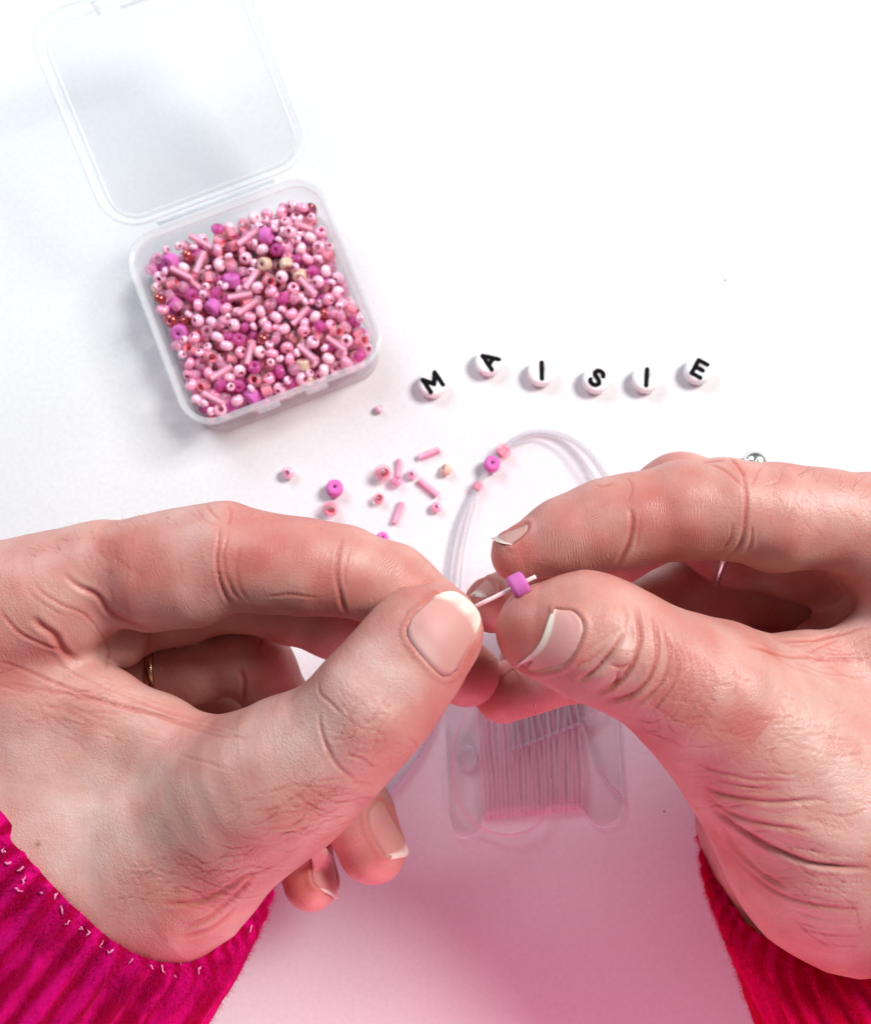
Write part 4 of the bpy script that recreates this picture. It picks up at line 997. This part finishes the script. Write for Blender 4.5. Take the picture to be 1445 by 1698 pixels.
for i in order[300:]:
    V, F, fm, (mo, mi) = sh[kd[i]]
    a = Vector((axs[i][0]*ca-axs[i][1]*sa, axs[i][0]*sa+axs[i][1]*ca, axs[i][2])); M = np.array(a.to_track_quat('Z', 'Y').to_matrix())
    VV.append(V@M.T+bw(*pos[i])); FF += [tuple(q+o_ for q in t) for t in F]; MM += [mats.index(mi) if t else mats.index(mo) for t in fm]; o_ += len(V)
tag(mesh('bead_heap', np.vstack(VV), FF, None, None, mats=mats, fmat=MM), 'deeper layers of mixed pink beads under the top ones in the box', 'beads', None, 'stuff')

# ---- loose beads on the paper
def loose(kind, px, py, axis, label, z=None, name='bead', scale=1.0, group=None):
    r = SIZE[kind]*scale; z = r if z is None else z
    return bead_obj(name, kind, at(px, py, z), axis, label, group, scale=scale)
loose('tiny', 629, 678, (0.6, 0.7, 0.5), 'lone tiny pink bead on the paper just below the box corner')
loose('pale', 478, 784, (-0.1, -0.2, 1), 'pale pink round bead on its own, far left of the loose beads', scale=0.97)
loose('frost', 555, 810, (0.1, 0.2, 1), 'frosted purple bead lying flat on the paper touching a coral lined bead')
loose('coral', 548, 843, (0.1, -0.5, 0.9), 'clear coral lined bead directly below the loose purple bead', scale=1.16)
loose('coral', 635, 784, (0.3, -0.2, 0.9), 'large clear coral lined bead at the left of the small cluster', scale=1.2)
loose('bugle', 661, 776, (0.08, 1, 0.15), 'short pink tube bead standing between beads in the small cluster', scale=0.75)
loose('lilac', 658, 798, (0.2, 0.5, 0.5), 'clear shiny bead at the bottom of the small cluster', scale=1.0)
loose('pale', 684, 786, (-0.2, -0.2, 1), 'pink bead with dark hole at the right of the small cluster', scale=0.82)
def along(x0, y0, x1, y1, z=0.1):
    d = at(x1, y1, z)-at(x0, y0, z); return tuple(d)
loose('bugle', 712, 752, along(695, 758, 730, 745), 'clear pink tube bead pointing up right, topmost of the loose tubes', scale=0.92)
loose('beige', 740, 779, (-0.7, 0.3, 0.5), 'peach beige opaque bead beside the loose tube beads', scale=0.8)
loose('bugle', 711, 809, along(697, 796, 727, 822), 'clear pink tube bead slanting down right beside the small cluster', scale=0.98)
loose('coral', 628, 827, (0.3, 0.1, 1), 'coral pink lined bead alone below the small cluster', scale=0.82)
loose('rose', 724, 841, (0.1, 0.0, 1), 'dusky pink bead with dark hole below the slanting tube bead', scale=0.84)
loose('bugle', 660, 850, along(667, 831, 653, 868), 'pink tube bead nearly upright, lowest of the loose tubes', scale=0.92)
loose('frost', 634, 892, (0.3, 0.1, 1), 'purple bead half hidden behind the left index finger', scale=0.7)
loose('coral', 676, 918, (0.1, 0.3, 1), 'coral bead half hidden behind the left index finger', scale=0.95)

# ---- six round letter beads
STROKES = dict(
    M=[[(-.42, -.45), (-.42, .45), (0, -.15), (.42, .45), (.42, -.45)]],
    A=[[(-.38, -.45), (0, .48), (.38, -.45)], [(-.23, -.14), (.23, -.14)]],
    I=[[(0, -.5), (0, .5)]],
    S=[[(.27, .27), (.18, .42), (0, .47), (-.18, .42), (-.27, .26), (-.18, .09), (0, .01), (.18, -.08), (.28, -.24), (.18, -.41), (0, -.47), (-.19, -.42), (-.28, -.27)]],
    E=[[(.30, .46), (-.28, .46), (-.28, -.46), (.30, -.46)], [(-.28, 0), (.22, 0)]])
def letter_mesh(ch, h, w, z):
    V = []; F = []; lev = 0
    for s in STROKES[ch]:
        P = [np.array(p)*h for p in s]
        for a, b in zip(P[:-1], P[1:]):
            d = b-a; an = math.atan2(d[1], d[0]); o = len(V); zz = z+0.0006*lev; lev += 1
            ring = [(b[0]+w*math.cos(an-math.pi/2+math.pi*i/8), b[1]+w*math.sin(an-math.pi/2+math.pi*i/8)) for i in range(9)]+[(a[0]+w*math.cos(an+math.pi/2+math.pi*i/8), a[1]+w*math.sin(an+math.pi/2+math.pi*i/8)) for i in range(9)]
            V += [(x, y, zz) for x, y in ring]+[(x, y, zz-0.02) for x, y in ring]
            F.append(tuple(range(o, o+18)))
            for i in range(18): F.append((o+18+i, o+18+(i+1) % 18, o+(i+1) % 18, o+i))
    return V, F
LB_R, LB_H = 0.355, 0.36
pr = []
for i in range(6): a = -math.pi/2+math.pi/2*i/5; pr.append((LB_R-.10+.10*math.cos(a), .10+.10*math.sin(a)))
for i in range(6): a = math.pi/2*i/5; pr.append((LB_R-.09+.09*math.cos(a), LB_H-.09+.09*math.sin(a)))
pr += [(0.24, LB_H-0.004), (0.001, LB_H-0.006), (0.001, 0.002)]
lbv, lbf = lathe(pr, 40)
word = [('M', 718, 637, 33, 'M, leftmost and tilted to the left'), ('A', 811, 601, 55, 'A, second from left and tipped over to the left'), ('I', 898, 618, 0, 'I, standing upright between A and S'), ('S', 989, 630, -32, 'S, leaning right between the two I beads'), ('I', 1071, 629, -5, 'I, between S and E'), ('E', 1158, 615, -30, 'E, rightmost and leaning right')]
for ch, px, py, rot, desc in word:
    p = at(px, py, LB_H*0.5); e = empty('letter_bead', (p[0], p[1], 0), 'round white bead with black letter '+desc, 'bead', 'white letter beads in a row on the paper')
    e.rotation_euler.z = math.radians(rot)
    b = mesh('bead_body', lbv, lbf, BM['white'], e, loc=(0, 0, 0.004))
    v, f = letter_mesh(ch, 0.43, 0.060, LB_H+0.004); mesh('letter', v, f, BM['black'], e, loc=(0, 0, 0.002), smooth=False)
    v, f = tube([(-LB_R-0.004, 0, LB_H*0.45), (-LB_R+0.03, 0, LB_H*0.45)], 0.06, 12); mesh('bore', v, f, BM['hole'], e, loc=(0, 0, 0))

# ---- clear elastic cord with three threaded beads
cz = 0.16
cord = spline([at(735, 1080, cz), at(742, 1000, cz), at(748, 955, cz), at(753, 915, cz), at(764, 868, cz), at(779, 832, cz), at(793, 806, .17), at(815, 770, .21), at(835, 747, .2), at(862, 724, cz), at(900, 716, .14), at(940, 725, .2), at(975, 750, .3), at(1003, 788, .4), at(1040, 850, .6), at(1080, 940, .8)], 10)
v, f = tube(cord, 0.075, 10); tag(mesh('elastic_cord', v, f, M_cord), 'clear elastic cord curving over the paper between the hands, three beads on it', 'cord')
loose('coral', 793, 806, along(779, 832, 808, 782), 'small coral bead threaded lowest on the clear cord', z=.17, scale=0.82)
loose('frost', 816, 770, (0.1, 0.2, 1), 'frosted purple bead threaded in the middle of the clear cord', z=.23, scale=0.95)
loose('coral', 835, 748, along(822, 762, 850, 735), 'large clear coral bead threaded highest on the clear cord', z=.23, scale=1.16)
c2 = spline([at(760, 1060, .3), at(763, 975, .25), at(769, 915, .2), at(779, 868, .2), at(787, 836, .2), at(792, 812, .18)], 8)
v, f = tube(c2, 0.03, 8); tag(mesh('elastic_cord', v, f, M_cord), 'thin strand standing in for the cord shadow beside the thick one below the beads', 'cord')  # the cord's shadow line, modelled as a thin strand
v, f = tube(spline([at(850, 738, .2), at(895, 722, .25), at(935, 734, .3), at(966, 762, .35), at(992, 803, .4), at(1010, 860, .5)], 8), 0.03, 8); tag(mesh('elastic_cord', v, f, M_cord), 'thin strand standing in for the cord shadow, arching right inside the thick one', 'cord')  # shadow of the arch, drawn as another thin strand
v, f = tube(spline([at(590, 1360, .1), at(636, 1322, .1), at(668, 1288, .1), at(700, 1240, .1), at(720, 1195, .1), at(735, 1130, .1)], 8), 0.07, 8)
tag(mesh('elastic_cord', v, f, M_cord), 'short arc of clear cord on the pink lit paper below the left thumb', 'cord')
# held thread and bead
hd = spline([at(745, 1030, 7.55), at(790, 1005, 8.3), at(825, 988, 8.45), at(860, 970, 8.5), at(889, 956, 8.52)], 8)
M_thread = simple('milky_elastic', (0.86, 0.62, 0.62), 0.35, trans=0.0, sss=0.3)
v, f = tube(hd, 0.040, 10); tag(mesh('thread_end', v, f, M_thread), 'milky elastic thread end held out between the two hands', 'thread')
bead_obj('bead', 'frost', at(860, 970, 8.5), tuple(at(880, 960, 8.5)-at(840, 981, 8.5)), 'frosted purple bead sliding onto the thread at the fingertips', scale=1.02)

# ---- card of wound elastic under the hands
cdo = empty('cord_card', at(880, 1250, 0), 'clear plastic card wound with elastic thread on the paper between the hands', 'thread card')
def plate(outline, z0, z1, name, parent, mat, smooth_n=4):
    P = closed_spline([(x, y, 0) for x, y in outline], 90)[0][:, :2]; n = len(P)
    V = [at(x, y, z0) for x, y in P]+[at(x, y, z1) for x, y in P]
    F = [tuple(range(n))[::-1], tuple(range(n, 2*n))]+[(i, (i+1) % n, n+(i+1) % n, n+i) for i in range(n)]
    return mesh(name, V, F, mat, parent, smooth=False)
plate([(733, 1060), (736, 1130), (738, 1200), (743, 1300), (747, 1360), (757, 1384), (772, 1389), (790, 1383), (800, 1366), (806, 1346), (860, 1340), (920, 1336), (958, 1334), (972, 1352), (986, 1367), (1003, 1371), (1022, 1362), (1033, 1340), (1031, 1300), (1027, 1240), (1020, 1150), (1012, 1060), (900, 1050)], 0.02, 0.12, 'card', cdo, M_card)
_o = [(738, 1200), (743, 1300), (747, 1360), (757, 1384), (772, 1389), (790, 1383), (800, 1366), (806, 1346), (860, 1340), (920, 1336), (958, 1334), (972, 1352), (986, 1367), (1003, 1371), (1022, 1362), (1033, 1340), (1031, 1300), (1027, 1240), (1020, 1150)]
v, f = tube(spline([at(x, y, .13) for x, y in _o], 5), 0.022, 6); mesh('card_edge_glint', v, f, M_rim, cdo)  # milky tube added round the outline to give the card bright glinting edges
v, f = tube(closed_spline([at(757+17+17*math.cos(a), 1256-20*math.sin(a), .14) for a in np.linspace(0, 2*math.pi, 9)[:-1]], 30)[0].tolist()+[at(791, 1256, .14)], 0.03, 6); mesh('hole_edge', v, f, M_rim, cdo)
v, f = plate([(757, 1256), (764, 1240), (775, 1236), (787, 1242), (791, 1257), (786, 1272), (773, 1277), (762, 1270)], 0.12, 0.15, 'pad', cdo, M_rim), None
rng = random.Random(3); K = 23
for k in range(K):
    t = k/(K-1); xb = 804+t*162; xt = 792+t*168+rng.uniform(-3, 3); yb = 1355-t*16
    pts = [at(xb, yb, 0.03), at(xb, yb-2, 0.17), at(xb+(xt-xb)*.3+rng.uniform(-2, 2), yb-60, .22), at(xb+(xt-xb)*.6+rng.uniform(-3, 3), yb-120, .22), at(xt, yb-200, .2), at(xt, yb-260, .2)]
    v, f = tube(spline(pts, 3), 0.047, 8); mesh('strand', v, f, M_strand, cdo)
for k in range(11):
    t = k/10; xb = 852+t*122; yb = 1242-t*46
    v, f = tube(spline([at(xb, yb+2, 0.22), at(xb, yb-2, .32), at(xb-4+rng.uniform(-4, 4), yb-45, .33), at(xb-8+rng.uniform(-4, 4), yb-110, .3)], 3), 0.04, 6); mesh('upper_strand', v, f, M_cord, cdo)
v, f = tube(spline([at(845, 1243, .27), at(905, 1222, .28), at(975, 1194, .28)], 4), 0.035, 6); mesh('glint_bar', v, f, M_cord, cdo)  # clear bar added across the card to catch a line of glints
v, f = tube(spline([at(800, 1150, .28), at(770, 1190, .28), at(754, 1240, .28), at(753, 1300, .28), at(770, 1345, .28), at(805, 1376, .28), at(850, 1385, .28), at(890, 1370, .28), at(912, 1335, .28), at(914, 1290, .28)], 6), 0.035, 8); mesh('loose_loop', v, f, M_strand, cdo)
v, f = tube(spline([at(958, 1180, .3), at(972, 1220, .3), at(985, 1262, .28), at(992, 1280, .26), at(1010, 1300, .26), at(1030, 1320, .2)], 5), 0.045, 8); mesh('thread_tail', v, f, M_cord, cdo)
v, f = tube(spline([at(960, 1196, .25), at(985, 1184, .3), at(1002, 1172, .22), at(1012, 1160, .2)], 5), 0.03, 8); mesh('thread_tail', v, f, M_strand, cdo)

# ---- fine hairs on the back of the hands
def hairs(pts, hand, seed):
    r = random.Random(seed); P = []
    for (x, y, z, dx, dy) in pts:
        b = at(x, y, z); L = r.uniform(0.15, 0.4); d = np.array([dx+r.uniform(-.5, .5), -dy+r.uniform(-.3, .3), r.uniform(-.2, .4)]); d /= np.linalg.norm(d)
        c = b+d*L*0.5; e = c+(d+np.array([r.uniform(-.7, .7), r.uniform(-.4, .4), 0]))*L*0.5
        P.append(tube([b, c, e], np.array([0.0022, 0.0018, 0.0006]), 3))
    v, f = join(P); o = mesh('hair', v, f, simple('brown_hair', (0.10, 0.055, 0.04), 0.5), hand); o['kind'] = 'stuff'
def edge_pts(line, F, n, dx, dy, seed):
    r = random.Random(seed); L = spline(line, 6); out = []
    for _ in range(n):
        p = L[r.randrange(len(L))]+np.array([r.uniform(-8, 8), r.uniform(6, 22)]); s = F.surf(p[0], p[1])[0]; q = project(s[None])[0]; out.append((q[0], q[1], s[2], dx, dy))
    return out
hairs(edge_pts([(60, 905), (120, 890), (180, 872), (250, 855), (320, 845)], FL, 18, -0.7, -0.6, 1), HL, 2)
hairs(edge_pts([(1290, 775), (1340, 780), (1390, 792), (1440, 808)], FR, 14, 0.6, -0.7, 3), HR, 4)

for (x, y, lab) in [(1203, 465, 'tiny dark speck on the white paper, alone above the letter E bead'), (1102, 1346, 'tiny grey speck on the pink lit paper, the higher up of two'), (1084, 1341, 'tiny grey speck on the pink lit paper, just left of another')][:2]:
    v, f = uvsphere((0, 0, 0.012), 0.022, 6, (1.3, 0.8, 0.5)); lab = lab.replace(', the higher up of two', ' beside the right hand'); tag(mesh('lint_speck', v, f, simple('grey_lint', (0.16, 0.13, 0.14), 0.9), loc=at(x, y, 0.0)), lab, 'speck')
